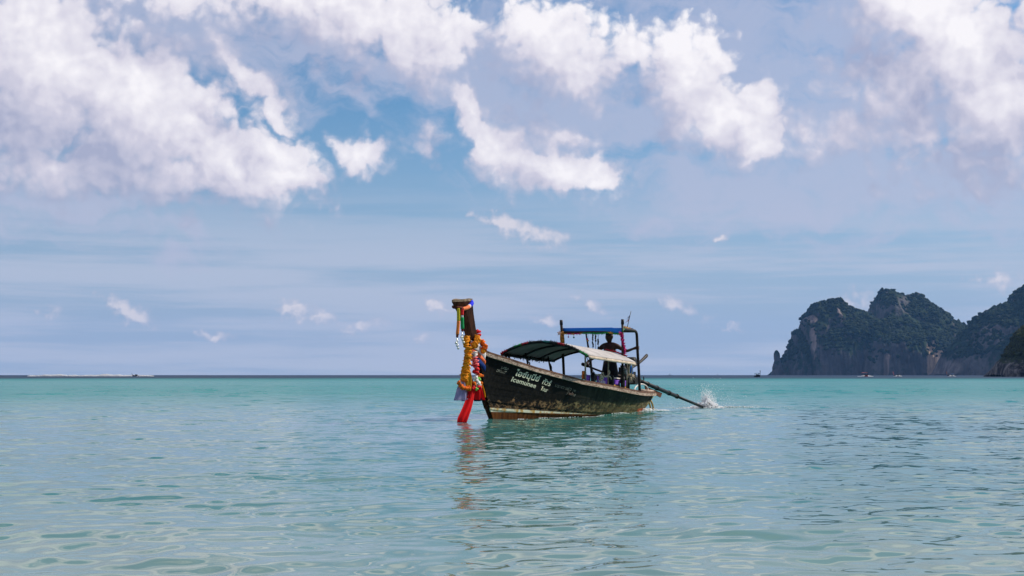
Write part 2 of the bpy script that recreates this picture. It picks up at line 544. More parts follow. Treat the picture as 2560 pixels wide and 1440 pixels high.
GREEN = (.018, .034, .016, 1)
ROCK = (.125, .115, .115, 1)
TAN = (.85, .60, .42, 1)
sky_main_back = [(2150, 830), (2172, 800), (2180, 790), (2181, 755), (2190, 738), (2205, 726), (2222, 722), (2236, 728), (2250, 736), (2268, 738), (2285, 734), (2303, 734), (2312, 742), (2322, 755), (2345, 768), (2368, 785), (2385, 798), (2402, 808), (2420, 815), (2440, 826), (2470, 850), (2520, 900), (2560, 930)]
sky_main_left = [(1930, 936), (1935, 925), (1945, 912), (1957, 900), (1962, 888), (1972, 868), (1982, 850), (1985, 832), (1994, 826), (2001, 824), (2004, 805), (2010, 790), (2024, 772), (2040, 760), (2060, 755), (2080, 752), (2098, 753), (2110, 759), (2118, 768), (2130, 774), (2145, 778), (2160, 783), (2175, 790), (2190, 800), (2205, 812), (2225, 850), (2245, 900), (2260, 935)]
sky_spur = [(2110, 936), (2130, 880), (2150, 835), (2175, 806), (2200, 800), (2230, 799), (2262, 808), (2290, 814), (2315, 812), (2345, 818), (2372, 825), (2400, 833), (2420, 845), (2440, 870), (2470, 910), (2490, 936)]
sky_right = [(2345, 936), (2352, 915), (2360, 890), (2370, 868), (2390, 850), (2408, 828), (2425, 808), (2445, 790), (2465, 778), (2490, 769), (2515, 764), (2532, 757), (2538, 745), (2548, 733), (2560, 722), (2590, 706), (2640, 700), (2700, 720), (2780, 780), (2860, 860), (2930, 936)]
tx, tz = px_at(2322, 892, 2900)
patches = [(tx, tz, 24, 42, .35, TAN)] + [(*px_at(a, b_, 2900), s1, s2, .1, (.34, .27, .24, 1)) for a, b_, s1, s2 in ((2035, 850, 5, 40), (2110, 785, 4, 18), (2192, 915, 6, 26), (2045, 795, 10, 9), (2200, 810, 8, 12))]
island = join_grids('limestone_island', [
    ridge(sky_main_back, 3120, 190, 300, 11, 1.0), ridge(sky_main_left, 3000, 150, 300, 21, 1.0), ridge(sky_spur, 2930, 110, 300, 31, .9)],
    mat('island_rock', fn=rock_fn(GREEN, ROCK, patches, .42), rough=.95, spec=.1))
island['label'] = 'large dark limestone island with two domed summits and a pale cliff scar'
pr = [(*px_at(a, b_, 2560), s1, s2, .1, (.21, .18, .17, 1)) for a, b_, s1, s2 in ((2485, 835, 16, 22), (2385, 915, 14, 18), (2520, 800, 6, 20))]
island2 = join_grids('limestone_ridge', [ridge(sky_right, 2650, 200, 320, 41, 1.0)], mat('ridge_rock', fn=rock_fn(GREEN, ROCK, pr, .42), rough=.95, spec=.1))
island2['label'] = 'steep forested limestone ridge at the right edge, in front of the domed island'

HY = 820.0
sky_head = [(2484, 936), (2487, 920), (2492, 905), (2500, 897), (2508, 889), (2515, 884), (2524, 876), (2533, 868), (2534, 848), (2540, 838), (2549, 830), (2560, 821), (2590, 800), (2650, 790), (2730, 810), (2800, 860), (2850, 936)]


def headland_fn(b, p, tcn):
    g = b.n('ShaderNodeNewGeometry')
    pos = g.outputs['Position']; z = b.sep(pos)[2]
    fine = b.noise(pos, .55, 6, .65); st = b.noise(b.v('MULTIPLY', pos, (1, 1, .3)), .35, 6, .7)
    rk = b.mix(b.ramp(st, .42, .66), (.02, .02, .024, 1), (.26, .24, .23, 1))
    gn = b.mix(b.ramp(fine, .4, .62), (.004, .008, .003, 1), (.035, .05, .012, 1))
    f = b.ramp(b.m('ADD', z, b.m('MULTIPLY', b.m('SUBTRACT', fine, .5), 12)), 6.5, 9.5)
    b.put(p.inputs['Base Color'], b.mix(f, rk, gn))
    bn = b.n('ShaderNodeBump'); bn.inputs['Strength'].default_value = .9; bn.inputs['Distance'].default_value = 1.5
    b.put(bn.inputs['Height'], b.m('ADD', fine, st)); b.put(p.inputs['Normal'], bn.outputs[0])


hx, hy, hz = ridge(sky_head, HY, 46, 180, 51, .28)
under = np.interp(hz, [0, 1.2, 3.5, 8], [2.6, 2.2, -.6, 0])            # wave-cut notch at the waterline
hy = hy + under
headland = join_grids('headland', [(hx, hy, hz)], mat('headland_rock', fn=headland_fn, rough=.9, spec=.2))
headland['label'] = 'near dark rocky headland with undercut foot and bushes at the right edge'

# lone rock needle
SYd = 2950.0
prof = [(0, 13.5), (12, 11.5), (26, 9), (34, 6.2), (42, 6.6), (50, 5.6), (56, 3.4), (59, 1.0)]
cx0 = px_at(1944, 936, SYd)[0]
nv_, ns_ = 26, 22
zz = np.linspace(-1.5, 52, nv_)
rad = np.interp(zz, [p[0] * .89 for p in prof], [p[1] for p in prof])
aa = np.linspace(0, 2 * np.pi, ns_ + 1)
A_, Z_ = np.meshgrid(aa, zz)
Rr = rad[:, None] * np.ones_like(A_)
pn = np.stack([np.cos(A_) * 2, np.sin(A_) * 2, Z_ / 9], -1).reshape(-1, 3)
Rr = Rr * (1 + .28 * fbm3(pn, 5, 4).reshape(A_.shape)); Rr[:, -1] = Rr[:, 0]
stack = join_grids('sea_stack', [(cx0 + Rr * np.cos(A_) - Z_ * .05, SYd + Rr * np.sin(A_), Z_)], MATS['island_rock'])
stack['label'] = 'slender rock needle standing off the left end of the domed island'


# forest on the tops and shelves: clumps that read as one mass
def forest(name, label, grids, n, size, seed, mt, zmin=.18):
    rr = np.random.RandomState(seed)
    bm = bmesh.new(); bmesh.ops.create_icosphere(bm, subdivisions=1, radius=1)
    iv = np.array([v.co[:] for v in bm.verts]); ifc = np.array([[v.index for v in f.verts] for f in bm.faces]); bm.free()
    V, F = [], []; cnt = 0
    per = max(1, n // len(grids))
    for X, Y, Z in grids:
        dXu = np.stack([np.gradient(q, axis=1) for q in (X, Y, Z)], -1); dXv = np.stack([np.gradient(q, axis=0) for q in (X, Y, Z)], -1)
        N = np.cross(dXu, dXv); ln = np.linalg.norm(N, axis=-1) + 1e-9
        nz = np.abs(N[..., 2]) / ln
        zmax = Z.max()
        w = np.clip(nz - .34, 0, 1) * (Z > zmax * zmin) * ln
        nn = fbm3(np.stack([X, Y, Z], -1).reshape(-1, 3) / 60, seed + 9, 3).reshape(X.shape)
        w = w * np.clip(nn * 2 + .8, 0.05, 1)
        w[int(X.shape[0] * .66):] *= .12
        pr_ = (w / w.sum()).ravel()
        idx = rr.choice(len(pr_), per, p=pr_)
        pts = np.stack([X, Y, Z], -1).reshape(-1, 3)[idx]
        for q in pts:
            s = size * rr.uniform(.45, 1.3)
            v = iv * (1 + rr.uniform(-.32, .32, (len(iv), 1)))
            v = v * np.array([s, s, s * rr.uniform(.7, 1.1)])
            V.append(v + q + np.array([rr.normal(0, size * .3), rr.normal(0, size * .3), s * .15])); F.append(ifc + cnt); cnt += len(iv)
    V = np.concatenate(V); F = np.concatenate(F)
    o = mesh_obj(name, V.tolist(), F.tolist(), mt, smooth=False)
    o['kind'] = 'stuff'; o['label'] = label; o['category'] = 'forest'
    return o


def leaf_fn(lo, hi, sc):
    def fn(b, p, tcn):
        pos = b.n('ShaderNodeNewGeometry').outputs['Position']
        n_ = b.noise(pos, sc, 4, .6); n2_ = b.noise(pos, sc * 7, 3, .6)
        b.put(p.inputs['Base Color'], b.mix(b.ramp(b.m('ADD', b.m('MULTIPLY', n_, .5), b.m('MULTIPLY', n2_, .5)), .36, .64), lo, hi))
    return fn


gi_ = [(np.array([v.co[:] for v in island.data.vertices])[k * 64 * 300:(k + 1) * 64 * 300]).reshape(64, 300, 3) for k in range(3)]
forest('forest', 'dark green jungle covering the domed island', [(g[..., 0], g[..., 1], g[..., 2]) for g in gi_], 6000, 4.2, 3, mat('jungle_leaves', fn=leaf_fn((.007, .014, .008, 1), (.024, .040, .015, 1), .02), rough=.9, spec=.1))
gr_ = np.array([v.co[:] for v in island2.data.vertices]).reshape(64, 320, 3)
forest('forest', 'dark green jungle covering the steep ridge at the right edge', [(gr_[..., 0], gr_[..., 1], gr_[..., 2])], 3000, 4.0, 4, MATS['jungle_leaves'])
gh_ = np.array([v.co[:] for v in headland.data.vertices]).reshape(64, 180, 3)
forest('shrubs', 'bushes and small trees growing over the near headland', [(gh_[..., 0], gh_[..., 1], gh_[..., 2])], 2600, 1.15, 5, mat('headland_leaves', fn=leaf_fn((.004, .008, .003, 1), (.045, .058, .012, 1), .10), rough=.8, spec=.2), zmin=.34)

# ------------------------------------------------------------------ haze
hz_m = bpy.data.materials.new('haze_air')
hz_m.use_nodes = True
hz_m.node_tree.nodes.clear()
HB = NB(hz_m.node_tree)
ho = HB.n('ShaderNodeOutputMaterial'); hv = HB.n('ShaderNodeVolumePrincipled')
hv.inputs['Color'].default_value = (.20, .48, 1.0, 1)
hv.inputs['Density'].default_value = 0.000042
hv.inputs['Anisotropy'].default_value = 0.2
HB.put(ho.inputs['Volume'], hv.outputs[0])
try:
    hz_m.cycles.homogeneous_volume = True
except Exception:
    pass
h0, h1, hb, ht = -6300.0, 6300.0, -3.6, 235.0
hzv = [(x, y, z) for z in (hb, ht) for x, y in ((h0, h0), (h1, h0), (h1, h1), (h0, h1))]
haze = mesh_obj('haze', hzv, [(3, 2, 1, 0), (4, 5, 6, 7), (0, 1, 5, 4), (1, 2, 6, 5), (2, 3, 7, 6), (3, 0, 4, 7)], hz_m)
haze['kind'] = 'stuff'
haze['label'] = 'pale blue sea air that softens the far islands'
haze['category'] = 'haze'

# ------------------------------------------------------------------ boat frame: x runs aft from the bow at the waterline, y to starboard, z up
YAW = 28.656
BO = Vector((-0.5364, 34.8077, 0.0))
BA = Vector((math.sin(R(YAW)), math.cos(R(YAW)), 0))
BS = Vector((-BA.y, BA.x, 0))
BROT = math.atan2(BA.y, BA.x)


def b2w(p):
    return BO + BA * p[0] + BS * p[1] + Vector((0, 0, p[2]))


BASE = {}


def thing(name, label, cat, base=(0, 0, 0), group=None):
    o = bpy.data.objects.new(name, None)
    o.empty_display_size = .2
    COL.objects.link(o)
    o.location = b2w(base)
    o.rotation_euler = (0, 0, BROT)
    o['label'] = label; o['category'] = cat
    if group: o['group'] = group
    BASE[o.name] = Vector(base)
    return o


def base_of(o):
    while o.parent: o = o.parent
    return BASE[o.name]


class MB:
    """collects shapes given in boat coordinates; build() links them as one mesh"""
    def __init__(s):
        s.V, s.F, s.I, s.k = [], [], [], 0
    def add(s, verts, faces):
        n = len(s.V)
        s.V += [Vector(v) for v in verts]
        s.F += [tuple(i + n for i in f) for f in faces]
        s.I += [s.k] * len(faces)
        return s
    def tube(s, path, r, n=8, cap=True, flat=1.0):
        path = [Vector(p) for p in path]
        rr = r if isinstance(r, (list, tuple)) else [r] * len(path)
        V, F = [], []
        up = None
        for i, p in enumerate(path):
            t = (path[min(i + 1, len(path) - 1)] - path[max(i - 1, 0)])
            t = t.normalized() if t.length > 1e-9 else Vector((0, 0, 1))
            if up is None:
                up = Vector((0, 0, 1)) if abs(t.z) < .9 else Vector((0, 1, 0))
            sd_ = t.cross(up)
            if sd_.length < 1e-6: sd_ = t.cross(Vector((1, 0, 0)))
            sd_.normalize(); u2 = sd_.cross(t).normalized(); up = u2
            for j in range(n):
                a = 2 * math.pi * j / n
                V.append(p + sd_ * (math.cos(a) * rr[i]) + u2 * (math.sin(a) * rr[i] * flat))
        for i in range(len(path) - 1):
            for j in range(n):
                F.append((i * n + j, i * n + (j + 1) % n, (i + 1) * n + (j + 1) % n, (i + 1) * n + j))
        if cap:
            F.append(tuple(range(n))[::-1]); F.append(tuple((len(path) - 1) * n + j for j in range(n)))
        return s.add(V, F)
    def ring(s, c, axis, R0, r, n=24, m=10, arc=(0, 2 * math.pi)):
        c = Vector(c); ax = Vector(axis).normalized()
        e1 = ax.cross(Vector((0, 0, 1)))
        if e1.length < 1e-4: e1 = Vector((1, 0, 0))
        e1.normalize(); e2 = ax.cross(e1)
        full = abs(arc[1] - arc[0] - 2 * math.pi) < 1e-6
        V, F = [], []
        k = n if full else n + 1
        for i in range(k):
            a = arc[0] + (arc[1] - arc[0]) * i / n
            d = e1 * math.cos(a) + e2 * math.sin(a)
            for j in range(m):
                b_ = 2 * math.pi * j / m
                V.append(c + d * (R0 + r * math.cos(b_)) + ax * (r * math.sin(b_)))
        for i in range(n):
            i2 = (i + 1) % k
            for j in range(m):
                F.append((i * m + j, i2 * m + j, i2 * m + (j + 1) % m, i * m + (j + 1) % m))
        return s.add(V, F)
    def ball(s, c, r, n=8, m=6, sq=(1, 1, 1), jit=0, rnd=None):
        c = Vector(c); V, F = [], []
        V.append(c + Vector((0, 0, r * sq[2])))
        for i in range(1, m):
            a = math.pi * i / m
            for j in range(n):
                b_ = 2 * math.pi * j / n
                q = 1 + (rnd.uniform(-jit, jit) if rnd else 0)
                V.append(c + Vector((math.sin(a) * math.cos(b_) * sq[0], math.sin(a) * math.sin(b_) * sq[1], math.cos(a) * sq[2])) * r * q)
        V.append(c - Vector((0, 0, r * sq[2])))
        for j in range(n): F.append((0, 1 + j, 1 + (j + 1) % n))
        for i in range(m - 2):
            for j in range(n):
                F.append((1 + i * n + j, 1 + (i + 1) * n + j, 1 + (i + 1) * n + (j + 1) % n, 1 + i * n + (j + 1) % n))
        l = len(V) - 1
        for j in range(n): F.append((l, 1 + (m - 2) * n + (j + 1) % n, 1 + (m - 2) * n + j))
        return s.add(V, F)
    def box(s, c, size, rot=None):
        c = Vector(c); V = []
        M = rot if rot is not None else Matrix.Identity(3)
        for z in (-.5, .5):
            for x, y in ((-.5, -.5), (.5, -.5), (.5, .5), (-.5, .5)):
                V.append(c + M @ Vector((x * size[0], y * size[1], z * size[2])))
        return s.add(V, [(3, 2, 1, 0), (4, 5, 6, 7), (0, 1, 5, 4), (1, 2, 6, 5), (2, 3, 7, 6), (3, 0, 4, 7)])
    def sheet(s, rows, th=.006, off=None):
        """rows of points -> closed thin sheet; thickness is laid off along the local normal"""
        r, c = len(rows), len(rows[0])
        P = [[Vector(p) for p in row] for row in rows]
        N = []
        for i in range(r):
            for j in range(c):
                a = P[min(i + 1, r - 1)][j] - P[max(i - 1, 0)][j]
                b_ = P[i][min(j + 1, c - 1)] - P[i][max(j - 1, 0)]
                n_ = a.cross(b_)
                N.append(n_.normalized() if n_.length > 1e-9 else Vector((0, 0, 1)))
        V = [P[i][j] for i in range(r) for j in range(c)] + [P[i][j] - N[i * c + j] * th for i in range(r) for j in range(c)]
        o2 = r * c; F = []
        for i in range(r - 1):
            for j in range(c - 1):
                q = (i * c + j, (i + 1) * c + j, (i + 1) * c + j + 1, i * c + j + 1)
                F.append(q); F.append(tuple(k + o2 for k in q[::-1]))
        bd = [(0, j) for j in range(c)] + [(i, c - 1) for i in range(1, r)] + [(r - 1, j) for j in range(c - 2, -1, -1)] + [(i, 0) for i in range(r - 2, 0, -1)]
        for k in range(len(bd)):
            a = bd[k][0] * c + bd[k][1]; b_ = bd[(k + 1) % len(bd)]; b_ = b_[0] * c + b_[1]
            F.append((a, b_, b_ + o2, a + o2))
        return s.add(V, F)
    def build(s, name, material, parent, smooth=True):
        b0 = base_of(parent)
        o = mesh_obj(name, [v - b0 for v in s.V], s.F, material, parent, smooth, s.I if isinstance(material, (list, tuple)) else None)
        return o


def ip(x, xs, ys):
    return float(np.interp(x, xs, ys))


def smooth_path(pts, n=24):
    """Catmull-Rom through points"""
    P = [Vector(p) for p in pts]
    P = [P[0] * 2 - P[1]] + P + [P[-1] * 2 - P[-2]]
    out = []; segs = len(P) - 3
    for k in range(n + 1):
        t = k / n * segs; i = min(int(t), segs - 1); f = t - i
        a, b_, c, d = P[i], P[i + 1], P[i + 2], P[i + 3]
        out.append(.5 * ((2 * b_) + (c - a) * f + (2 * a - 5 * b_ + 4 * c - d) * f * f + (3 * b_ - a - 3 * c + d) * f ** 3))
    return out


# hull lines
GU, GB = [-.9, -.3, 0, .6, 1.4, 2.5, 3.5, 5, 6.5, 7.5, 8.5, 9.2, 9.35], [.03, .17, .28, .46, .62, .76, .84, .88, .82, .71, .53, .40, .37]
WU, WB = [-.2, 0, 1, 2, 3.5, 5.5, 7, 8, 8.6], [.02, .03, .24, .37, .47, .50, .45, .36, .26]
ZU, ZZ = [-.9, -.46, 0, .53, 1.22, 2.33, 3.4, 5.08, 6.4, 7.35, 8.28, 9.35], [1.77, 1.64, 1.528, 1.405, 1.26, 1.09, .937, .789, .674, .607, .573, .56]
STZ, STU = [-.35, 0, .3, .46, .73, 1.2, 1.65, 1.95], [.12, 0, -.22, -.33, -.47, -.64, -.84, -1.0]
TRZ, TRU = [-.35, 0, .3, .6], [8.0, 8.55, 9.0, 9.35]
zg = lambda u: ip(u, ZU, ZZ)
bgun = lambda u: ip(u, GU, GB)


def half_beam(u, z):
    g, w, zz_ = bgun(u), ip(u, WU, WB), zg(u)
    w = min(w, g)
    if z >= 0:
        return w + (g - w) * min(z / zz_, 1) ** .85
    return max(.02, w * (1 + z * 1.6))


def hull_pt(k, t, side, out=0.0):
    ug = -.86 + k * (9.35 + .86)
    z = -.35 + t * (zg(ug) - .05 + .35)
    u0 = ip(z, STZ, STU) + .07
    u = u0 + k * (ip(z, TRZ, TRU) - u0)
    return Vector((u, side * (half_beam(u, z) + out), z))


def hull_fn(b, p, tcn):
    o = tcn.outputs['Object']
    u, y, z = b.sep(o)
    big = b.noise(o, 1.3, 6, .65)
    med = b.noise(b.v('MULTIPLY', o, (1, 1, 1.6)), 4.5, 6, .7)
    fine = b.noise(o, 14.0, 5, .7)
    drip = b.noise(b.v('MULTIPLY', o, (9, 9, 1.1)), 1.0, 4, .6)
    black = b.mix(b.ramp(fine, .35, .7), (.004, .004, .004, 1), (.016, .015, .013, 1))
    green = b.mix(b.ramp(drip, .3, .75), (.012, .014, .010, 1), (.044, .046, .033, 1))
    c = b.mix(b.ramp(u, 2.2, 5.2), black, green)
    # worn lower strakes: bare wood, rust and olive growth
    wood = b.mix(b.ramp(fine, .3, .7), (.045, .022, .010, 1), (.30, .19, .10, 1))
    olive = b.mix(b.ramp(med, .3, .7), (.035, .028, .009, 1), (.30, .25, .125, 1))
    rust = (.20, .085, .02, 1)
    worn = b.mix(b.ramp(u, 1.2, 4.0), wood, olive)
    worn = b.mix(b.ramp(fine, .53, .64), worn, rust)
    zr = b.m('SUBTRACT', b.m('ADD', .60, b.m('MULTIPLY', b.m('SUBTRACT', big, .5), .55)), b.m('MULTIPLY', u, .022))
    k = b.m('ADD', b.ramp(b.m('SUBTRACT', zr, z), -.10, .35), b.m('MULTIPLY', b.m('SUBTRACT', med, .5), 2.4))
    k = b.ramp(k, .56, .82)
    lim = b.ramp(b.m('ADD', b.m('SUBTRACT', zr, z), b.m('MULTIPLY', b.m('SUBTRACT', fine, .5), .5)), -.35, .12)
    k = b.m('MULTIPLY', k, lim)
    solid = b.m('MULTIPLY', b.ramp(u, 3.2, 4.8), b.ramp(b.m('ADD', z, b.m('MULTIPLY', b.m('SUBTRACT', med, .5), .55)), .42, .17))
    k = b.m('MAXIMUM', k, b.m('MULTIPLY', solid, b.ramp(big, .3, .7, .45, .85)))
    spots = b.noise(b.v('MULTIPLY', o, (.8, 1, 1.5)), 8.0, 5, .7)
    k = b.m('MULTIPLY', k, b.m('MAXIMUM', b.ramp(spots, .44, .58), b.ramp(u, 3.5, 6.5, 0, .75)))
    c = b.mix(k, c, worn)
    # scuffs higher up near the bow
    sc = b.m('MULTIPLY', b.ramp(med, .66, .74), b.ramp(z, 1.05, .7))
    c = b.mix(b.m('MULTIPLY', sc, .7), c, (.34, .25, .20, 1))
    # pale boot stripe, thinning out amidships, over brown bottom paint
    st_hi = b.m('SUBTRACT', .292, b.m('MULTIPLY', u, .056))
    st_lo = b.m('SUBTRACT', .198, b.m('MULTIPLY', u, .036))
    zz_ = b.m('ADD', z, b.m('MULTIPLY', b.m('SUBTRACT', fine, .5), .018))
    stripe = b.m('MULTIPLY', b.ramp(zz_, b.m('ADD', st_hi, .006), b.m('SUBTRACT', st_hi, .006)), b.ramp(b.m('ADD', med, b.m('MULTIPLY', fine, .4)), .46, .56))
    scol = b.mix(b.ramp(b.m('ADD', med, b.m('MULTIPLY', b.m('SUBTRACT', drip, .5), .8)), .42, .66), (.62, .62, .48, 1), (.50, .30, .09, 1))
    c = b.mix(stripe, c, scol)
    bot = b.ramp(zz_, b.m('ADD', st_lo, .006), b.m('SUBTRACT', st_lo, .006))
    c = b.mix(bot, c, b.mix(b.ramp(drip, .35, .7), (.055, .018, .006, 1), (.15, .055, .016, 1)))
    # orange antifouling under the counter
    c = b.mix(b.m('MULTIPLY', b.ramp(u, 7.9, 8.15), b.ramp(zz_, .13, .09)), c, (.45, .10, .04, 1))
    b.put(p.inputs['Base Color'], c)
    b.put(p.inputs['Roughness'], b.ramp(fine, .3, .7, .5, .8))
    bn = b.n('ShaderNodeBump'); bn.inputs['Strength'].default_value = .5; bn.inputs['Distance'].default_value = .015
    b.put(bn.inputs['Height'], b.m('ADD', fine, med)); b.put(p.inputs['Normal'], bn.outputs[0])


def wood_fn(dark, light, ax=(1, 1, 1), sc=9.0):
    def fn(b, p, tcn):
        o = b.v('MULTIPLY', tcn.outputs['Object'], ax)
        n_ = b.noise(o, sc, 6, .7); f_ = b.noise(o, sc * 4, 4, .7)
        b.put(p.inputs['Base Color'], b.mix(b.ramp(b.m('ADD', b.m('MULTIPLY', n_, .6), b.m('MULTIPLY', f_, .4)), .38, .62), dark, light))
        bn = b.n('ShaderNodeBump'); bn.inputs['Strength'].default_value = .5; bn.inputs['Distance'].default_value = .01
        b.put(bn.inputs['Height'], n_); b.put(p.inputs['Normal'], bn.outputs[0])
    return fn


M_HULL = mat('hull_paint', fn=hull_fn, spec=.05)
M_RAIL = mat('weathered_rail', fn=wood_fn((.10, .055, .035, 1), (.52, .40, .31, 1), (.8, 3, 3), 5), rough=.75)
M_RAILD = mat('brown_rail', fn=wood_fn((.045, .018, .010, 1), (.20, .10, .06, 1), (.8, 3, 3), 5), rough=.7)
M_STEM = mat('stem_wood', fn=wood_fn((.006, .0025, .0015, 1), (.052, .018, .008, 1), (4, 4, .5), 3), rough=.6, spec=.06)
M_CUT = mat('cut_wood', fn=wood_fn((.06, .04, .025, 1), (.30, .22, .15, 1), (1, 1, 1), 12), rough=.85)
M_DECK = mat('deck_wood', fn=wood_fn((.03, .018, .012, 1), (.12, .07, .045, 1), (.6, 5, 5), 4), rough=.8)
M_BLK = mat('black_iron', (.012, .012, .013), .5, vary=.5, scale=12)
M_POLE = mat('pole_paint', (.030, .020, .016), .55, vary=.6, scale=9)
M_POLEW = mat('pole_pale', (.42, .30, .22), .6, vary=.5, scale=9)
M_ROPE = mat('pale_rope', (.48, .38, .27), .9, vary=.35, scale=40)
M_ROPEY = mat('yellow_rope', (.42, .26, .08), .85, vary=.4, scale=30)
M_RUB = mat('tyre_rubber', (.014, .014, .016), .55, vary=.5, scale=15)

boat = thing('longtail_boat', 'weathered black wooden longtail boat with white lettering and a tall garlanded prow', 'boat', (0, 0, 0))

# hull: lapped planks on both sides
T_EDGE = [0, .16, .30, .40, .49, .58, .67, .76, .88, 1.0]
KS = [0, .012, .03, .055, .09, .13, .18, .23, .28, .34, .40, .46, .52, .58, .64, .70, .76, .82, .87, .92, .96, 1.0]
hull = MB()
for side in (-1, 1):                                    # inner skin behind the planks
    hull.add([hull_pt(k, t, side, -.045) for t in (0, .3, .6, .97) for k in KS],
             [(a * len(KS) + i, a * len(KS) + i + 1, (a + 1) * len(KS) + i + 1, (a + 1) * len(KS) + i) for a in range(3) for i in range(len(KS) - 1)])
hull_o = hull.build('hull', M_DECK, boat)
for side in (-1, 1):
    for i in range(len(T_EDGE) - 1):
        mb = MB()
        t0, t1 = T_EDGE[i], T_EDGE[i + 1] - (.0 if i == len(T_EDGE) - 2 else -.004)
        lap = .020 if t0 < .45 else .009
        lo = [hull_pt(k, t0, side, lap) for k in KS]; up = [hull_pt(k, t1, side, .004) for k in KS]
        lo2 = [hull_pt(k, t0, side, -.012) for k in KS]; up2 = [hull_pt(k, t1, side, -.016) for k in KS]
        n_ = len(KS)
        F = []
        for j in range(n_ - 1):
            for a, b_ in ((0, 1), (1, 3), (3, 2), (2, 0)):
                F.append((a * n_ + j, a * n_ + j + 1, b_ * n_ + j + 1, b_ * n_ + j))
        F += [(0, n_, 3 * n_, 2 * n_), (n_ - 1, 3 * n_ - 1, 4 * n_ - 1, 2 * n_ - 1)]
        mb.add(lo + up + lo2 + up2, F)
        mb.build('plank', M_HULL, hull_o, smooth=False)
tr = MB()
ts = [0, .2, .4, .6, .8, 1.0]
for dxo in (0.0, .03):
    pass
pl_ = [hull_pt(1, t, -1, .012) for t in ts]; pr_ = [hull_pt(1, t, 1, .012) for t in ts]
off = Vector((.035, 0, 0))
V = [p + Vector((-.01, 0, 0)) for p in pl_ + pr_] + [p + off for p in pl_ + pr_]
F = []
for i in range(5):
    F += [(i, i + 1, 7 + i, 6 + i), (12 + i, 18 + i, 19 + i, 13 + i), (i, 12 + i, 13 + i, i + 1), (6 + i, 7 + i, 19 + i, 18 + i)]
F += [(0, 6, 18, 12), (5, 17, 23, 11)]
tr.add(V, F); tr.build('transom', M_HULL, boat, smooth=False)


def gun_path(dz, dout, u0=-.78, u1=9.35, side=-1, n=46):
    out = []
    for i in range(n + 1):
        u = u0 + (u1 - u0) * i / n
        out.append(Vector((u, side * (bgun(u) + dout), zg(u) + dz)))
    return out


def strip(path, w, h):
    """rectangular moulding along a path: w across (y), h high"""
    mb_V, mb_F = [], []
    for p in path:
        for dy, dz in ((-w / 2, -h / 2), (w / 2, -h / 2), (w / 2, h / 2), (-w / 2, h / 2)):
            mb_V.append(p + Vector((0, dy, dz)))
    for i in range(len(path) - 1):
        for j in range(4):
            mb_F.append((i * 4 + j, i * 4 + (j + 1) % 4, i * 4 + 4 + (j + 1) % 4, i * 4 + 4 + j))
    mb_F += [(3, 2, 1, 0), tuple(len(path) * 4 - 4 + j for j in range(4))]
    return mb_V, mb_F


for side in (-1, 1):
    MB().add(*strip(gun_path(.012, -.02, side=side), .15, .045)).build('gunwale_rail', M_RAILD, boat, smooth=False)
    MB().add(*strip(gun_path(-.055, .038, side=side), .055, .075)).build('rubbing_strake', M_RAIL, boat, smooth=False)
# rails close round the stern
arc = [Vector((9.35 + .10 * math.sin(a), -.40 * math.cos(a), zg(9.3) - .05)) for a in np.linspace(0, math.pi, 13)]
MB().tube(arc, .045, 8).build('stern_rail', M_RAIL, boat)
arc = [Vector((9.33 + .07 * math.sin(a), -.34 * math.cos(a), zg(9.3) + .045)) for a in np.linspace(0, math.pi, 13)]
MB().tube([Vector((7.6, -.66, .665))] + [Vector((8.4, -.52, .63))] + arc + [Vector((8.4, .52, .63)), Vector((7.6, .66, .665))], .038, 8).build('stern_rail', M_RAIL, boat)
# decks
dk = MB()
us = np.linspace(.2, 8.9, 20)
dk.add([(u, s * (half_beam(u, ip(u, [0, 4, 7, 9], [.72, .38, .36, .40])) - .07), ip(u, [0, 4, 7, 9], [.72, .38, .36, .40])) for s in (-1, 1) for u in us],
       [(i, i + 1, 21 + i, 20 + i) for i in range(19)])
dk.build('deck', M_DECK, boat, smooth=False)
fd = MB()
us = np.linspace(-.6, 1.7, 12)
fd.add([(u, s * (bgun(u) - .05), zg(u) - .10) for s in (-1, 1) for u in us], [(i, i + 1, 13 + i, 12 + i) for i in range(11)])
fd.build('foredeck', M_DECK, boat, smooth=False)
for u in (3.0, 4.1, 5.2):
    MB().box((u, 0, .60), (.26, 1.46, .045)).build('thwart', M_DECK, boat, smooth=False)

# stem: wedge-shaped timber rising from the forefoot to the tall prow
sec = [(-.30, .02, .20, .03), (0, -.045, .16, .045), (.46, -.375, .19, .05), (.73, -.52, .22, .055), (1.2, -.72, .32, .06), (1.65, -.98, .46, .075), (1.92, -1.12, .44, .085), (2.2, -1.28, .48, .09), (2.55, -1.54, .62, .10), (2.80, -1.80, .80, .12)]
V, F = [], []
for z, u, dpt, hw in sec:                                     # nose, port shoulder, port rear, starboard rear, starboard shoulder
    tilt = .10 if z > 2.7 else 0
    for a, s in ((0, -.1), (.45, -.85), (1.0, -.7), (1.0, .7), (.45, .85), (0, .1)):
        V.append((u + a * dpt, s * hw, z + a * tilt * .6))
for i in range(len(sec) - 1):
    for j in range(6):
        F.append((i * 6 + j, (i + 1) * 6 + j, (i + 1) * 6 + (j + 1) % 6, i * 6 + (j + 1) % 6))
prow = MB().add(V, F + [(0, 1, 2, 3, 4, 5)]).build('prow', M_STEM, boat, smooth=False)
rp = random.Random(4)
z, u, dpt, hw = sec[-1]
ring0 = [Vector((u + a * dpt, s * hw * 1.0, z + a * .06)) for a, s in ((0, -.1), (.2, -.5), (.45, -.85), (.75, -.8), (1.0, -.7), (1.0, .7), (.75, .8), (.45, .85), (.2, .5), (0, .1))]
ring1 = [p + Vector((rp.uniform(-.01, .01), 0, .045 + rp.uniform(0, .03))) for p in ring0]
ctr = Vector((u + dpt * .55, 0, z + .07))
V = ring0 + ring1 + [ctr]
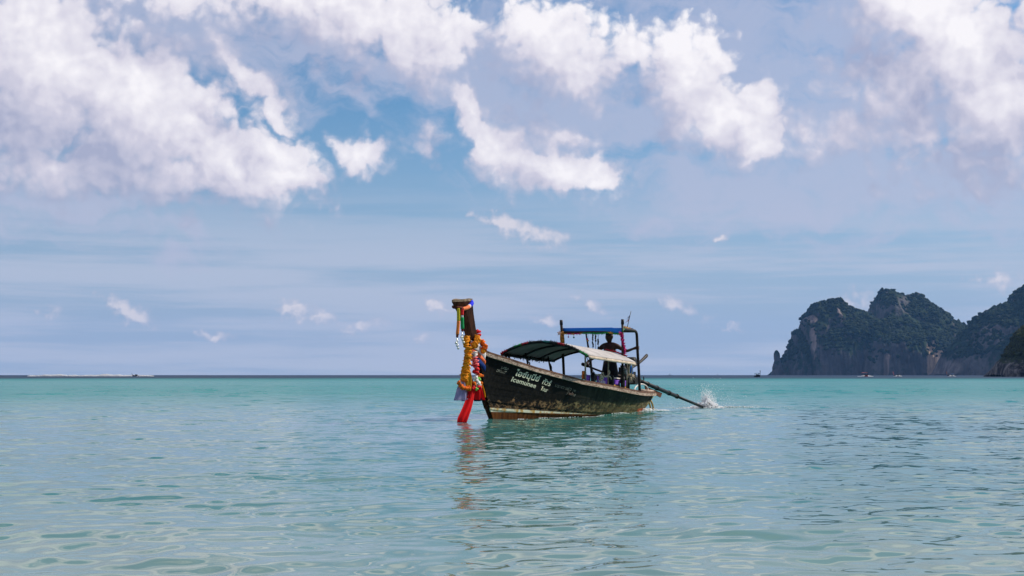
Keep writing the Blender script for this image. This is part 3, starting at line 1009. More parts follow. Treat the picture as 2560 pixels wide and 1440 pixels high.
MB().add(V, [(i, (i + 1) % 10, 10 + (i + 1) % 10, 10 + i) for i in range(10)] + [(10 + i, 10 + (i + 1) % 10, 20) for i in range(10)]).build('prow_cap', M_CUT, boat, smooth=False)

# painted lettering laid on the planks


def paint_fn(col, wear):
    def fn(b, p, tcn):
        n_ = b.noise(tcn.outputs['Object'], 26, 5, .7)
        b.put(p.inputs['Base Color'], b.mix(b.ramp(n_, wear, wear + .12), (*col, 1), (.02, .018, .015, 1)))
    return fn


M_PAINT = mat('cream_lettering', fn=paint_fn((.66, .66, .48), .56), rough=.75, spec=.1)
M_PAINT2 = mat('faded_lettering', fn=paint_fn((.34, .34, .27), .44), rough=.8, spec=.1)


def lettering(text, u0, z0, u1, z1, height, m_, shear=.35, bold=0.0, squash=1.0):
    cu = bpy.data.curves.new('lettering', 'FONT')
    cu.body = text
    cu.size = 1.0
    cu.resolution_u = 3
    cu.shear = 0
    cu.offset = bold
    to = bpy.data.objects.new('lettering_source', cu)
    COL.objects.link(to)
    dg = bpy.context.evaluated_depsgraph_get()
    me = bpy.data.meshes.new_from_object(to.evaluated_get(dg))
    COL.objects.unlink(to); bpy.data.objects.remove(to)
    bmx = bmesh.new(); bmx.from_mesh(me)
    bmesh.ops.triangulate(bmx, faces=bmx.faces[:])
    xs = [v.co.x for v in bmx.verts]
    w = max(xs) - min(xs); x0 = min(xs)
    for v in bmx.verts:
        f = (v.co.x - x0) / w
        h = v.co.y * height / .72
        u = u0 + (u1 - u0) * f + h * shear
        z = z0 + (z1 - z0) * f + h
        v.co = Vector((u, -(half_beam(u, z) + .028), z))
    bmx.to_mesh(me); bmx.free()
    me.materials.clear(); me.materials.append(m_)
    o = bpy.data.objects.new('lettering', me); COL.objects.link(o); o.parent = boat
    return o


lettering('ไอซ์มุนีย์', .50, 1.09, 1.44, .925, .135, M_PAINT, .45, .022)['label'] = 'upper line of white Thai lettering on the bow'
lettering('ทัวร์', 1.60, .875, 1.96, .81, .125, M_PAINT, .45, .018)
lettering('Icemunee', .42, .945, 1.36, .765, .110, M_PAINT, .45, .018)['label'] = 'lower line of white lettering on the bow'
lettering('Tour', 1.58, .715, 1.90, .655, .105, M_PAINT, .45, .012)
lettering('5450', .03, 1.245, .27, 1.205, .066, M_PAINT2, .3, .01)
lettering('08307', -.10, 1.175, .22, 1.12, .066, M_PAINT2, .3, .01)
lettering('๖๗', 3.06, .675, 3.2, .65, .075, M_PAINT2, .4, 0)
lettering('ประเภทเรือ', 2.18, .80, 2.98, .68, .075, M_PAINT2, .4, 0)
lettering('รับจ้าง', 2.80, .60, 3.26, .53, .075, M_PAINT2, .4, 0)

# ------------------------------------------------------------------ passenger canopy
CU0, CU1, CHW = 2.85, 5.92, 1.28


def can_z(u, y):
    f = (u - CU0) / (CU1 - CU0)
    return 1.645 - .165 * f + .033 * y / CHW + (.345 - .02 * f) * (1 - abs(y / CHW) ** 2.1)


M_CLOTH = mat('canopy_cloth', (.43, .40, .38), .85, vary=.22, scale=2.5, transl=.10)
rows = [[(u, y, can_z(u, y)) for y in np.linspace(-CHW, CHW, 29)] for u in np.linspace(CU0, CU1, 15)]
canopy = MB().sheet(rows, .012).build('canopy', M_CLOTH, boat)
hem = MB()
for s in (-1,):
    hem.sheet([[(u, s * CHW + d * .0 - .004, can_z(u, s * CHW) - d) for u in np.linspace(CU0 + .05, CU1, 20)] for d in (0.012, .05, .085)], .006)
hem.build('hem', mat('hem_cloth', (.62, .50, .38), .85, vary=.25, scale=6, transl=.2), canopy)
for k, u in enumerate((CU0 + .01, 4.0, 5.0, CU1 - .02)):
    MB().tube([(u, y, can_z(u, y) - .035) for y in np.linspace(-CHW, CHW, 25)], .026 if k else .034, 8).build('roof_bow', M_BLK, canopy)
for y in (-CHW + .03, 0, CHW - .03):
    MB().tube([(u, y, can_z(u, y) - .05) for u in np.linspace(CU0, CU1, 12)], .02 if abs(y) < 1 else .026, 8).build('stringer', M_BLK, canopy)
for (u, y, ub, yb, m_, r_) in ((3.28, -1.0, 3.66, -.82, M_POLEW, .022), (4.73, -1.0, 5.02, -.84, M_POLEW, .020), (5.86, -1.05, 6.28, -.83, M_POLEW, .018), (3.80, 1.05, 3.76, .84, M_BLK, .026), (5.14, 1.05, 5.10, .86, M_BLK, .026), (3.05, 1.2, 3.0, .80, M_BLK, .024)):
    MB().tube([(u, y, can_z(u, y) - .05), (ub, yb, zg(ub) + .02)], r_, 8).build('canopy_post', m_, boat)
MB().tube([(3.30, -1.0, 1.62), (3.8, -.9, 1.34), (4.45, -.78, 1.0)], .011, 6).build('stay', M_BLK, boat)
MB().tube(smooth_path([(5.14, .98, 1.40), (5.30, 1.02, 1.30), (5.16, .95, 1.22), (5.34, .94, 1.10), (5.26, .90, .86)], 16), .018, 6).build('stay', M_BLK, boat)
MB().tube(smooth_path([(3.80, 1.0, 1.46), (3.95, 1.0, 1.42), (3.84, .95, 1.28)], 8), .018, 6).build('stay', M_BLK, boat)

# ------------------------------------------------------------------ helmsman's roof frame aft
M_BLUE = mat('blue_tarp', (.016, .21, .70), .5, vary=.12, scale=2, transl=.25)
TF, TA = 5.80, 7.25
rows = []
for f in np.linspace(0, 1, 8):
    rows.append([(TF + f * (.16 + (TA - TF) * .5 * (1 + y / .86)) - .13 * (y / .85), y, 2.405 - .03 * f + .02 * math.sin(f * 9) * .3) for y in np.linspace(-.85, .85, 9)])
roof = MB().sheet(rows, .01).build('roof_sheet', M_BLUE, boat)
rows = [[(TF - .13 * (y / .85) - .012 - .03 * d, y, 2.405 + .012 - d - .02 * (y < -.6)) for y in np.linspace(-.85, .85, 13)] for d in (0.0, .05, .10, .150)]
MB().sheet(rows, .008).build('valance', M_BLUE, roof)
fr = M_POLE
MB().tube([(5.92, -.87, .74), (5.94, -.87, 1.6), (5.97, -.86, 2.60)], .036, 8).build('frame_post', fr, boat)
MB().tube([(5.78, .86, .74), (5.70, .86, 1.6), (5.60, .85, 2.34), (5.57, .85, 2.60)], .040, 8).build('frame_post', fr, boat)
MB().tube(smooth_path([(7.46, -.72, .62), (7.38, -.73, 1.2), (7.28, -.74, 1.75), (7.22, -.75, 2.12), (7.17, -.76, 2.27), (7.07, -.77, 2.335), (6.88, -.79, 2.36), (6.4, -.83, 2.37), (5.96, -.86, 2.38)], 40), .040, 10).build('frame_post', fr, boat)
MB().tube([(5.60, .85, 2.37), (7.05, .80, 2.36)], .032, 8).build('frame_rail', fr, boat)
MB().tube([(7.05, -.775, 2.34), (7.05, .80, 2.36), (7.25, .74, 1.5), (7.35, .71, .64)], .036, 8).build('frame_post', fr, boat)
MB().tube([(5.95, -.86, 2.30), (5.60, .85, 2.30)], .025, 8).build('frame_rail', fr, boat)
for c in ((5.57, .85, 2.575), (5.97, -.86, 2.575)):
    MB().tube([Vector(c) + Vector((0, 0, -.07)), Vector(c) + Vector((0, 0, .07))], [.048, .044], 8).build('post_cap', M_BLK, boat)
# cloth wrap on the starboard post
wrap = MB()
for i in range(26):
    z = 2.0 + i * .012
    a = i * .9
wrap.tube([(5.66 + .0, .85, 1.98), (5.63, .85, 2.1), (5.615, .85, 2.2), (5.60, .85, 2.32)], [.058, .066, .060, .064], 9)
wrap.build('post_wrap', mat('ochre_wrap', (.30, .13, .02), .8, vary=.7, scale=20), boat)

# ------------------------------------------------------------------ side rail, cloths and ropes along the port quarter
MB().tube([(4.28, -.71, 1.135), (4.73, -.72, 1.085), (5.28, -.72, 1.04)], .022, 8).build('side_rail', mat('white_pipe', (.62, .56, .52), .5, vary=.2, scale=12), boat)
MB().tube([(5.50, -.72, 1.02), (5.88, -.72, 1.0), (6.26, -.71, .98)], .022, 8).build('side_rail', MATS['white_pipe'], boat)
MB().ball((6.28, -.71, .98), .034).build('rail_end', MATS['white_pipe'], boat)
for u in (4.28, 5.40, 6.2):
    MB().tube([(u, -.705, 1.12 - (u - 4.28) * .075), (u + .01, -.705, .45)], .016, 6).build('rail_post', M_BLK, boat)
M_HOSE = mat('white_hose', (.58, .54, .50), .5, vary=.25, scale=15)
MB().tube(smooth_path([(7.30, -.62, .64), (7.62, -.52, .74), (7.98, -.48, .815), (8.32, -.46, .82), (8.62, -.44, .75), (8.80, -.42, .62)], 24), .022, 8).build('hose', M_HOSE, boat)

# ------------------------------------------------------------------ purple side cloths
def cloth_fn(b, p, tcn):
    o = tcn.outputs['Object']
    n_ = b.noise(o, 6, 4, .6)
    b.put(p.inputs['Base Color'], b.mix(b.ramp(n_, .3, .7), (.17, .05, .48, 1), (.38, .16, .78, 1)))


M_PUR = mat('purple_cloth', fn=cloth_fn, rough=.7, transl=.15)
M_YEL = mat('yellow_cloth', (.72, .36, .01), .7, vary=.15, scale=8, transl=.15)


def side_cloth(label, u0, u1, ztop0, ztop1, hem=0.0, text=None):
    base = ((u0 + u1) / 2, -.82, zg((u0 + u1) / 2))
    t = thing('side_cloth', label, 'cloth', base, 'purple cloths tied along the port rail')
    zb = lambda u: zg(u) - .02
    rows, rows2 = [], []
    for f in np.linspace(0, 1, 9 if not hem else 6):
        row = []
        for g in np.linspace(0, 1, 17):
            u = u0 + (u1 - u0) * g + (.03 * math.sin(g * 9) * (1 - f))
            top = ztop0 + (ztop1 - ztop0) * g
            bot = zb(u) + hem * (top - zb(u))
            y = -.722 + .012 * math.sin(g * 14 + f * 2.2) * f - .012 * math.sin(g * 5 + 2)
            row.append((u, y, top + (bot - top) * f))
        rows.append(row)
    MB().sheet(rows, .006).build('panel', M_PUR, t)
    if hem:
        for f in np.linspace(0, 1, 4):
            rows2.append([(p[0], p[1] - .004, p[2] + (zb(p[0]) - p[2]) * f) for p in rows[-1]])
        MB().sheet(rows2, .006).build('lower_panel', M_YEL, t)
    if text:
        cu = bpy.data.curves.new('lettering', 'FONT'); cu.body = text; cu.size = 1; cu.offset = .03; cu.resolution_u = 2
        to = bpy.data.objects.new('lettering_source', cu); COL.objects.link(to)
        me = bpy.data.meshes.new_from_object(to.evaluated_get(bpy.context.evaluated_depsgraph_get()))
        COL.objects.unlink(to); bpy.data.objects.remove(to)
        w = max(v.co.x for v in me.vertices)
        uu0, uu1 = u0 + (u1 - u0) * .05, u0 + (u1 - u0) * .70
        for v in me.vertices:
            u = uu0 + (uu1 - uu0) * v.co.x / w
            z = zb(u) + .075 + v.co.y / .72 * .085
            v.co = Vector((u, -.752, z)) - Vector(base)
        me.materials.clear(); me.materials.append(mat('white_print', (.75, .72, .72), .7))
        lo = bpy.data.objects.new('lettering', me); COL.objects.link(lo); lo.parent = t
    return t


side_cloth('purple side cloth with white print, between the first and second black tyre', 4.57, 5.25, 1.07, 1.02, 0, '7ABI')
side_cloth('dark purple side cloth forward of the first black tyre', 3.85, 4.15, 1.12, 1.09)
side_cloth('purple side cloth with a yellow lower half, between second and third tyre', 5.65, 6.07, .985, .95, .42)
side_cloth('narrow purple and yellow side cloth aft of the third tyre', 6.31, 6.49, .95, .93, .40)

# ------------------------------------------------------------------ tyre fenders
for k, (u, lab) in enumerate(((4.30, 'large black tyre fender by the white-printed purple cloth, nearest the bow'), (5.50, 'black tyre fender with a rope end above it, middle one of three'), (6.23, 'black tyre fender nearest the stern, beside the yellow-bottomed cloth'))):
    z0 = (.905, .835, .81)[k]
    t = thing('tyre_fender', lab, 'tyre', (u, -.77, z0 - .2), 'tyre fenders on the port side')
    rr = (.17, .165, .17)[k]
    MB().ring((u, -.745, z0 + .03), (.42, -1, 0), rr, .06, 28, 10).build('tyre', M_RUB, t)
    tr_ = MB()
    for a in np.linspace(0, 2 * math.pi, 26)[:-1]:
        ax = Vector((.42, -1, 0)).normalized(); e1 = ax.cross(Vector((0, 0, 1))).normalized(); e2 = ax.cross(e1)
        d = e1 * math.cos(a) + e2 * math.sin(a)
        M = Matrix((d, ax, d.cross(ax))).transposed()
        tr_.box(Vector((u, -.745, z0 + .03)) + d * (rr + .058), (.016, .075, .024), M)
    tr_.build('tread', M_RUB, t, smooth=False)
    MB().tube(smooth_path([(u, -.77, z0 + rr - .02), (u + .02, -.74, z0 + rr + .09), (u - .02, -.70, z0 + rr - .03)], 8), .014, 6).build('lashing', M_ROPE, t)

# life vests stowed under the canopy
vest_m = mat('orange_vest', (.80, .22, .03), .8, vary=.25, scale=18)
for k, (u, y, z, s, lab) in enumerate(((3.98, -.60, 1.10, .85, 'orange life vest by the forward canopy post'), (4.66, -.60, 1.06, .7, 'orange life vest between the first tyre and the white rail'), (4.95, -.60, 1.04, .75, 'yellow-orange life vest over the printed purple cloth'), (5.2, -.60, 1.02, .7, 'red-orange life vest beside the tied rope ends'))):
    t = thing('life_vest', lab, 'life vest', (u, y, z - .1), 'life vests on the port bench')
    m_ = (vest_m, vest_m, mat('amber_vest', (.80, .36, .03), .8, vary=.25, scale=18), mat('red_vest', (.62, .06, .02), .8, vary=.3, scale=18))[k]
    rv = random.Random(k)
    for q in (-1, 1):
        rows = []
        for f in np.linspace(0, 1, 6):
            rows.append([(u + q * .055 * s + g * .042 * s, y + .03 * math.cos(g * 1.5) * -1 + .01 * rv.random(), z - .12 + f * .24 * s - .02 * f * q) for g in np.linspace(-1, 1, 5)])
        MB().sheet(rows, .05 * s).build('foam_panel', m_, t)
    MB().tube([(u - .11 * s, y - .045, z + .0), (u + .11 * s, y - .045, z - .01)], .012, 6).build('strap', M_BLK, t)
MB_ = MB().box((4.6, -.38, .74), (1.9, .30, .34)); MB_.build('bench', M_DECK, boat, smooth=False)

# ropes knotted round the canopy posts
t = thing('rope', 'pale rope ends knotted at the middle canopy post', 'rope', (4.46, -.86, 1.0))
MB().tube(smooth_path([(4.46, -.88, 1.08), (4.62, -.88, 1.16), (4.68, -.88, 1.06), (4.9, -.88, 1.07), (5.05, -.88, 1.15), (5.02, -.88, 1.22)], 22), .020, 7).build('strand', M_ROPE, t)
MB().tube(smooth_path([(4.40, -.89, 1.10), (4.50, -.91, 1.04), (4.58, -.89, 1.0), (4.50, -.87, .96), (4.42, -.89, 1.02), (4.52, -.9, 1.07)], 20), .032, 7).build('knot', M_ROPE, t)
MB().tube(smooth_path([(4.92, -.88, 1.08), (5.06, -.9, 1.04), (5.12, -.9, .98)], 8), .016, 6).build('strand', M_ROPE, t)
t = thing('rope', 'two pale ropes hanging from the canopy corner down to a frayed knot', 'rope', (6.3, -.84, 1.06))
MB().tube(smooth_path([(5.86, -1.16, 1.42), (6.0, -1.05, 1.32), (6.08, -1.0, 1.22), (6.18, -.95, 1.12)], 14), .019, 7).build('strand', M_ROPE, t)
MB().tube(smooth_path([(6.05, -1.12, 1.43), (6.2, -1.05, 1.28), (6.34, -.95, 1.08)], 10), .014, 7).build('strand', M_ROPE, t)
fz_ = MB(); rv = random.Random(9)
for i in range(46):
    d = Vector((rv.gauss(0, 1), rv.gauss(0, .5), rv.gauss(0, .6))).normalized()
    fz_.tube([Vector((6.42, -.90, 1.06)), Vector((6.42, -.90, 1.06)) + d * .07, Vector((6.44, -.90, 1.04)) + d * rv.uniform(.10, .17)], [.012, .009, .003], 4)
fz_.build('frayed_end', M_ROPE, t)
t = thing('bag', 'crumpled grey plastic bag hung at the aft canopy post', 'bag', (5.95, -.92, 1.05))
bagm = MB(); rv = random.Random(3)
rows = []
for f in np.linspace(0, 1, 10):
    rows.append([(5.86 + .16 * f + (.02 + .075 * math.sin(math.pi * min(1, f * 1.1))) * math.cos(a) * (1 + .3 * rv.uniform(-1, 1)), -.95 + .05 * math.sin(a) * math.sin(math.pi * f) * (1 + .4 * rv.uniform(-1, 1)), 1.36 - .28 * f) for a in np.linspace(0, 2 * math.pi, 13)])
bagm.sheet(rows, .003).build('film', mat('grey_film', (.20, .17, .18), .25, vary=.5, scale=25), t)
MB().tube([(5.86, -.95, 1.35), (5.80, -1.05, 1.43)], .008, 5).build('handle', M_BLK, t)
t = thing('bottle', 'blue bottle hanging upright beside the aft post', 'bottle', (6.9, -.70, 1.13))
MB().tube([(6.9, -.7, 1.13), (6.9, -.7, 1.14), (6.9, -.7, 1.30), (6.9, -.7, 1.335), (6.9, -.7, 1.36)], [.05, .062, .062, .045, .024], 12).build('body', mat('blue_plastic', (.01, .13, .45), .35), t)
MB().tube([(6.9, -.7, 1.36), (6.9, -.7, 1.39)], .026, 10).build('cap', mat('white_plastic', (.6, .62, .65), .4), t)
t = thing('steel_hoop', 'thin steel hoop standing on the motor shaft casing', 'hoop', (9.4, 0, .9))
MB().ring((9.42, 0, .99), (.6, -1, 0), .062, .010, 18, 6).build('hoop', M_BLK, t)

# yellow mooring rope trailing over the stern
t = thing('rope', 'two ochre rope loops hanging from the stern into the water', 'rope', (9.5, -.1, .1))
MB().tube(smooth_path([(9.32, -.15, .36), (9.50, -.13, .29), (9.66, -.10, .16), (9.74, -.1, .0), (9.74, -.1, -.1)], 16), .028, 8).build('strand', M_ROPEY, t)
MB().tube(smooth_path([(9.42, -.10, .37), (9.70, -.08, .34), (9.92, -.06, .22), (10.03, -.05, .06), (10.02, -.05, -.08)], 16), .028, 8).build('strand', M_ROPEY, t)
MB().ball((10.02, -.05, .06), .045).build('knot', M_ROPEY, t)
t = thing('leaf_sprig', 'small yellow-green leaf sprig caught under the stern rail', 'leaves', (9.47, -.25, .45))
lf = MB(); rv = random.Random(5)
for i in range(7):
    a = rv.uniform(0, 6.28); c = Vector((9.48 + rv.uniform(-.05, .08), -.25 + rv.uniform(-.05, .05), .43 + rv.uniform(-.04, .04)))
    d = Vector((math.cos(a), math.sin(a), rv.uniform(-.5, .3))) * .06; n_ = Vector((-d.y, d.x, .03)) * .35
    lf.sheet([[c, c + d * .5 + n_, c + d], [c, c + d * .5 - n_, c + d * 1.0]], .003)
lf.build('leaf', mat('yellow_leaf', (.45, .42, .03), .6), t)

# ------------------------------------------------------------------ longtail motor
M_ENG = mat('engine_metal', (.010, .010, .011), .6, metal=.0, vary=.6, scale=10)
M_RST = mat('rusty_brown', (.10, .035, .018), .75, vary=.6, scale=9)
eng = thing('longtail_motor', 'black longtail motor on the stern with a long shaft reaching down into the splash', 'boat motor', (8.3, .05, .55))
MB().tube([(8.35, .05, .56), (8.35, .05, .95)], .06, 10).build('pivot_post', M_BLK, eng)
eb = MB().box((8.30, .06, 1.02), (.52, .36, .34)).box((8.22, .06, 1.24), (.34, .30, .16)).box((8.52, .06, .92), (.22, .42, .22)).box((8.05, .06, 1.02), (.12, .26, .26))
for i in range(5): eb.box((8.14 + i * .06, .06, 1.34), (.022, .26, .08))
eb.build('engine_block', M_ENG, eng, smooth=False)
MB().tube([(8.02, -.16, 1.02), (8.02, .28, 1.02)], .0, 4)
MB().tube([(8.6, .06 - .14, 1.50), (8.6, .06 + .16, 1.50)], [.13, .13], 18).build('air_filter', M_ENG, eng)
MB().tube([(8.45, .06, 1.3), (8.58, .06, 1.44)], .05, 8).build('intake', M_ENG, eng)
MB().tube([(7.98, .06, 1.02), (7.93, .06, 1.02)], .17, 20).build('flywheel', M_ENG, eng)
MB().tube(smooth_path([(8.5, .1, 1.25), (8.9, .1, 1.35), (9.25, .1, 1.44), (9.62, .1, 1.58), (9.90, .1, 1.70)], 12), [.04] * 8 + [.045] * 5, 8).build('exhaust', M_POLE, eng)
MB().tube([(9.64, .1, 1.55), (9.93, .1, 1.66)], .022, 6).build('exhaust_clip', M_RST, eng)
sh0, sh1 = Vector((8.45, .05, 1.05)), Vector((14.5, .045, .02))
sd_ = (sh1 - sh0)
MB().tube([sh0, sh0 + sd_ * .12], .085, 12).build('gear_casing', M_ENG, eng)
MB().tube([sh0 + sd_ * .06, sh0 + sd_ * .62], .062, 10).build('shaft_casing', M_BLK, eng)
MB().tube([sh0 + sd_ * .60, sh0 + sd_ * 1.02], .045, 10).build('shaft', M_BLK, eng)
for f in (.22, .34, .50, .61):
    MB().tube([sh0 + sd_ * f, sh0 + sd_ * (f + .012)], .078, 12).build('clamp', M_ENG, eng)
dn = sd_.normalized(); upn = Vector((0, 1, 0)).cross(dn) * -1
if upn.z < 0: upn = -upn
pa, pb = sh0 + sd_ * .20 - upn * .09, sh0 + sd_ * .42 - upn * .09
MB().sheet([[pa, pa * .5 + pb * .5, pb], [pa - upn * .08 + dn * .08, pa * .5 + pb * .5 - upn * .12, pb - upn * .15 - dn * .1]], .03).build('skeg_board', M_RST, eng, smooth=False)
MB().tube(smooth_path([(8.0, .06, 1.06), (7.4, .16, 1.12), (6.8, .26, 1.22), (6.15, .36, 1.365)], 12), [.030] * 13, 8).build('tiller', M_POLE, eng)
MB().tube([(6.24, .345, 1.35), (5.98, .385, 1.40)], [.046, .050], 10).build('grip', M_BLK, eng)
# propeller under the surface
pp = MB(); pc = sh0 + sd_ * 1.015
for k in range(3):
    a = k * 2.094
    d = Vector((0, math.cos(a), math.sin(a)))
    e = dn.cross(d)
    pp.sheet([[pc, pc + d * .06 + e * .04, pc + d * .14 + e * .05 + dn * .02], [pc + dn * .02, pc + d * .06 - e * .03 + dn * .03, pc + d * .14 - e * .02 + dn * .05]], .008)
pp.build('propeller', M_ENG, eng)

# ------------------------------------------------------------------ helmsman
HUX, HUY, HZ0 = 6.86, -.06, .385
man = thing('person', 'bare-chested helmsman in black shorts, one hand on the post, the other on the tiller', 'person', (HUX, HUY, HZ0))


def skinned(name, verts, edges, radii, root, material, parent, sub=2):
    b0 = base_of(parent)
    me = bpy.data.meshes.new(name)
    me.from_pydata([tuple(Vector(v) - b0) for v in verts], edges, [])
    ob = bpy.data.objects.new(name, me); COL.objects.link(ob)
    sk = ob.modifiers.new('skin', 'SKIN'); sk.use_smooth_shade = True
    sb = ob.modifiers.new('sub', 'SUBSURF'); sb.levels = sub; sb.render_levels = sub
    lay = me.skin_vertices[0] if len(me.skin_vertices) else None
    for i, r_ in enumerate(radii):
        d = me.skin_vertices[0].data[i]
        d.radius = r_ if isinstance(r_, tuple) else (r_, r_)
        d.use_root = (i == root)
    dg = bpy.context.evaluated_depsgraph_get()
    m2 = bpy.data.meshes.new_from_object(ob.evaluated_get(dg))
    m2.name = name
    COL.objects.unlink(ob); bpy.data.objects.remove(ob); bpy.data.meshes.remove(me)
    m2.materials.clear(); m2.materials.append(material)
    o = bpy.data.objects.new(name, m2); COL.objects.link(o); o.parent = parent
    return o


HK = 1.135                                                     # tall man


def body_mesh():
    V, E, Rr = [], [], []
    def a(p, r, par=None):
        V.append(p); Rr.append(r)
        if par is not None: E.append((par, len(V) - 1))
        return len(V) - 1
    x, y = HUX, HUY
    Z = lambda h: HZ0 + h * HK
    pelvis = a((x, y, Z(.86)), (.125, .165))
    belly = a((x - .01, y, Z(1.02)), (.120, .165), pelvis)
    chest = a((x - .02, y, Z(1.20)), (.130, .205), belly)
    upch = a((x - .01, y, Z(1.345)), (.105, .190), chest)
    neck = a((x - .015, y + .005, Z(1.445)), (.064, .064), upch)
    hd0 = a((x - .03, y + .01, Z(1.52)), (.088, .088), neck)
    hd1 = a((x - .03, y + .015, Z(1.605)), (.108, .104), hd0)
    hd2 = a((x - .02, y + .015, Z(1.670)), (.078, .076), hd1)
    a((x - .140, y + .045, Z(1.575)), (.020, .020), hd1)
    for s in (-1, 1):
        a((x - .01, y + .012 + s * .116, Z(1.59)), (.020, .030), hd1)
    # left arm (port side) out to the frame post
    ls = a((x, y - .245, Z(1.345)), (.076, .076), upch)
    lm = a((x + .10, y - .37, Z(1.262)), (.058, .058), ls)
    le = a((x + .18, y - .45, Z(1.225)), (.048, .048), lm)
    lw = a((7.20, -.645, 1.848), (.033, .036), le)
    lh = a((7.235, -.685, 1.865), (.036, .046), lw)
    fing = lambda pts, par: [par := a(p, r_, par) for p, r_ in pts]
    for k in range(4):
        zz_ = 1.905 - k * .024
        fing([((7.218, -.722, zz_), .0120), ((7.222, -.782, zz_), .0112), ((7.262, -.798, zz_ - .002), .0105), ((7.304, -.772 + .004 * k, zz_ - .003), .009)], lh)
    fing([((7.275, -.690, 1.906), .013), ((7.312, -.716, 1.912), .0115), ((7.310, -.748, 1.908), .010)], lh)
    # right arm (starboard side) down to the tiller grip
    rs_ = a((x - .02, y + .245, Z(1.345)), (.076, .076), upch)
    rm = a((x - .12, y + .33, Z(1.19)), (.058, .058), rs_)
    re = a((x - .22, y + .375, Z(1.07)), (.048, .048), rm)
    rw = a((6.32, .385, 1.475), (.034, .036), re)
    rh = a((6.235, .372, 1.425), (.044, .036), rw)
    for k in range(4):
        uu = 6.228 - k * .025
        fing([((uu, .332, 1.425), .0120), ((uu - .003, .288, 1.39), .0112), ((uu - .003, .300, 1.340), .0105), ((uu, .345, 1.316), .009)], rh)
    fing([((6.22, .405, 1.418), .013), ((6.172, .418, 1.385), .0115), ((6.160, .407, 1.348), .010)], rh)
    for s in (-1, 1):
        hip = a((x, y + s * .105, Z(.80)), (.12, .11), pelvis)
        th_ = a((x - .01, y + s * .125, Z(.62)), (.098, .098), hip)
        kn = a((x - .03, y + s * .145, Z(.445)), (.068, .068), th_)
        cf = a((x + .0, y + s * .155, Z(.29)), (.064, .064), kn)
        an = a((x + .03, y + s * .16, Z(.085)), (.040, .040), cf)
        hl = a((x + .03, y + s * .162, Z(.035)), (.040, .040), an)
        a((x - .15, y + s * .18, Z(.028)), (.045, .028), hl)
    return V, E, Rr, pelvis


M_SKIN = mat('tanned_skin', (.055, .022, .012), .5, vary=.12, scale=6)
V, E, Rr, root = body_mesh()
body = skinned('body', V, E, Rr, root, M_SKIN, man, 2)
x, y = HUX, HUY
Z = lambda h: HZ0 + h * HK
hair = MB(); rv = random.Random(11)
hc = Vector((x - .008, y + .016, Z(1.645)))
hair.ball(hc, .118, 16, 10, (1.0, .92, .84), .03, rv)
hair.ball(hc + Vector((.035, 0, -.04)), .108, 14, 8, (.85, .92, .95), .03, rv)
hair.build('hair', mat('black_hair', (.006, .005, .005), .6), man)
for s in (-1, 1):
    MB().ball((x - .128, y + .03 + s * .038, Z(1.60)), .013, 8, 6).build('eye', mat('eye_dark', (.02, .015, .012), .2), man)
MB().tube([(x - .122, y + .010, Z(1.530)), (x - .130, y + .040, Z(1.530)), (x - .118, y + .066, Z(1.531))], .007, 6).build('mouth', mat('lip', (.09, .03, .025), .5), man)
sh = MB()
rows = []
for f in np.linspace(0, 1, 7):
    rows.append([(x + (.142 + .02 * f) * math.cos(a_), y + (.190 + .055 * f) * math.sin(a_), Z(.98 - .26 * f)) for a_ in np.linspace(0, 2 * math.pi, 21)])
sh.sheet(rows, .008)
for s in (-1, 1):
    rows = []
    for f in np.linspace(0, 1, 6):
        rows.append([(x - .015 + (.132 - .01 * f) * math.cos(a_), y + s * (.128 + .012 * f) + (.122 - .008 * f) * math.sin(a_), Z(.73 - .24 * f)) for a_ in np.linspace(0, 2 * math.pi, 17)])
    sh.sheet(rows, .008)
sh.build('shorts', mat('black_cloth', (.010, .010, .012), .85), man)

# ------------------------------------------------------------------ flowers, sashes and scarves on the prow
def flower_rope(mb, path, r, rnd, step=.036, jit=.03):
    """a thick garland: overlapping ruffled whorls along a path"""
    P = [Vector(p) for p in path]
    L = [0]
    for i in range(1, len(P)): L.append(L[-1] + (P[i] - P[i - 1]).length)
    n = max(2, int(L[-1] / step))
    for k in range(n + 1):
        s = L[-1] * k / n
        i = max(j for j in range(len(L)) if L[j] <= s + 1e-9); i = min(i, len(P) - 2)
        f = (s - L[i]) / max(1e-6, L[i + 1] - L[i])
        c = P[i].lerp(P[i + 1], f); t = ((P[i + 1] - P[i]).normalized() + Vector((rnd.gauss(0, .28), rnd.gauss(0, .28), rnd.gauss(0, .2)))).normalized()
        c = c + Vector((rnd.gauss(0, r * .10), rnd.gauss(0, r * .10), 0))
        e1 = t.cross(Vector((0, 1, .2))); e1 = e1.normalized() if e1.length > .01 else Vector((1, 0, 0)); e2 = t.cross(e1)
        m = 11
        V = [c + t * .018 + Vector((rnd.gauss(0, .004),) * 3)]
        rr_ = r * rnd.uniform(.85, 1.12)
        for ring_, (q, dt) in enumerate(((.62, .022), (1.0, 0.0), (.7, -.024))):
            for j in range(m):
                a = 2 * math.pi * j / m + k
                w = rr_ * q * (1 + .16 * (1 if j % 2 else -1)) + rnd.uniform(-jit, jit) * .5
                V.append(c + e1 * math.cos(a) * w + e2 * math.sin(a) * w + t * (dt + rnd.uniform(-.006, .006)))
        F = [(0, 1 + j, 1 + (j + 1) % m) for j in range(m)]
        for q in range(2):
            for j in range(m): F.append((1 + q * m + j, 1 + (q + 1) * m + j, 1 + (q + 1) * m + (j + 1) % m, 1 + q * m + (j + 1) % m))
        V.append(c - t * .02); F += [(len(V) - 1, 1 + 2 * m + (j + 1) % m, 1 + 2 * m + j) for j in range(m)]
        mb.add(V, F)


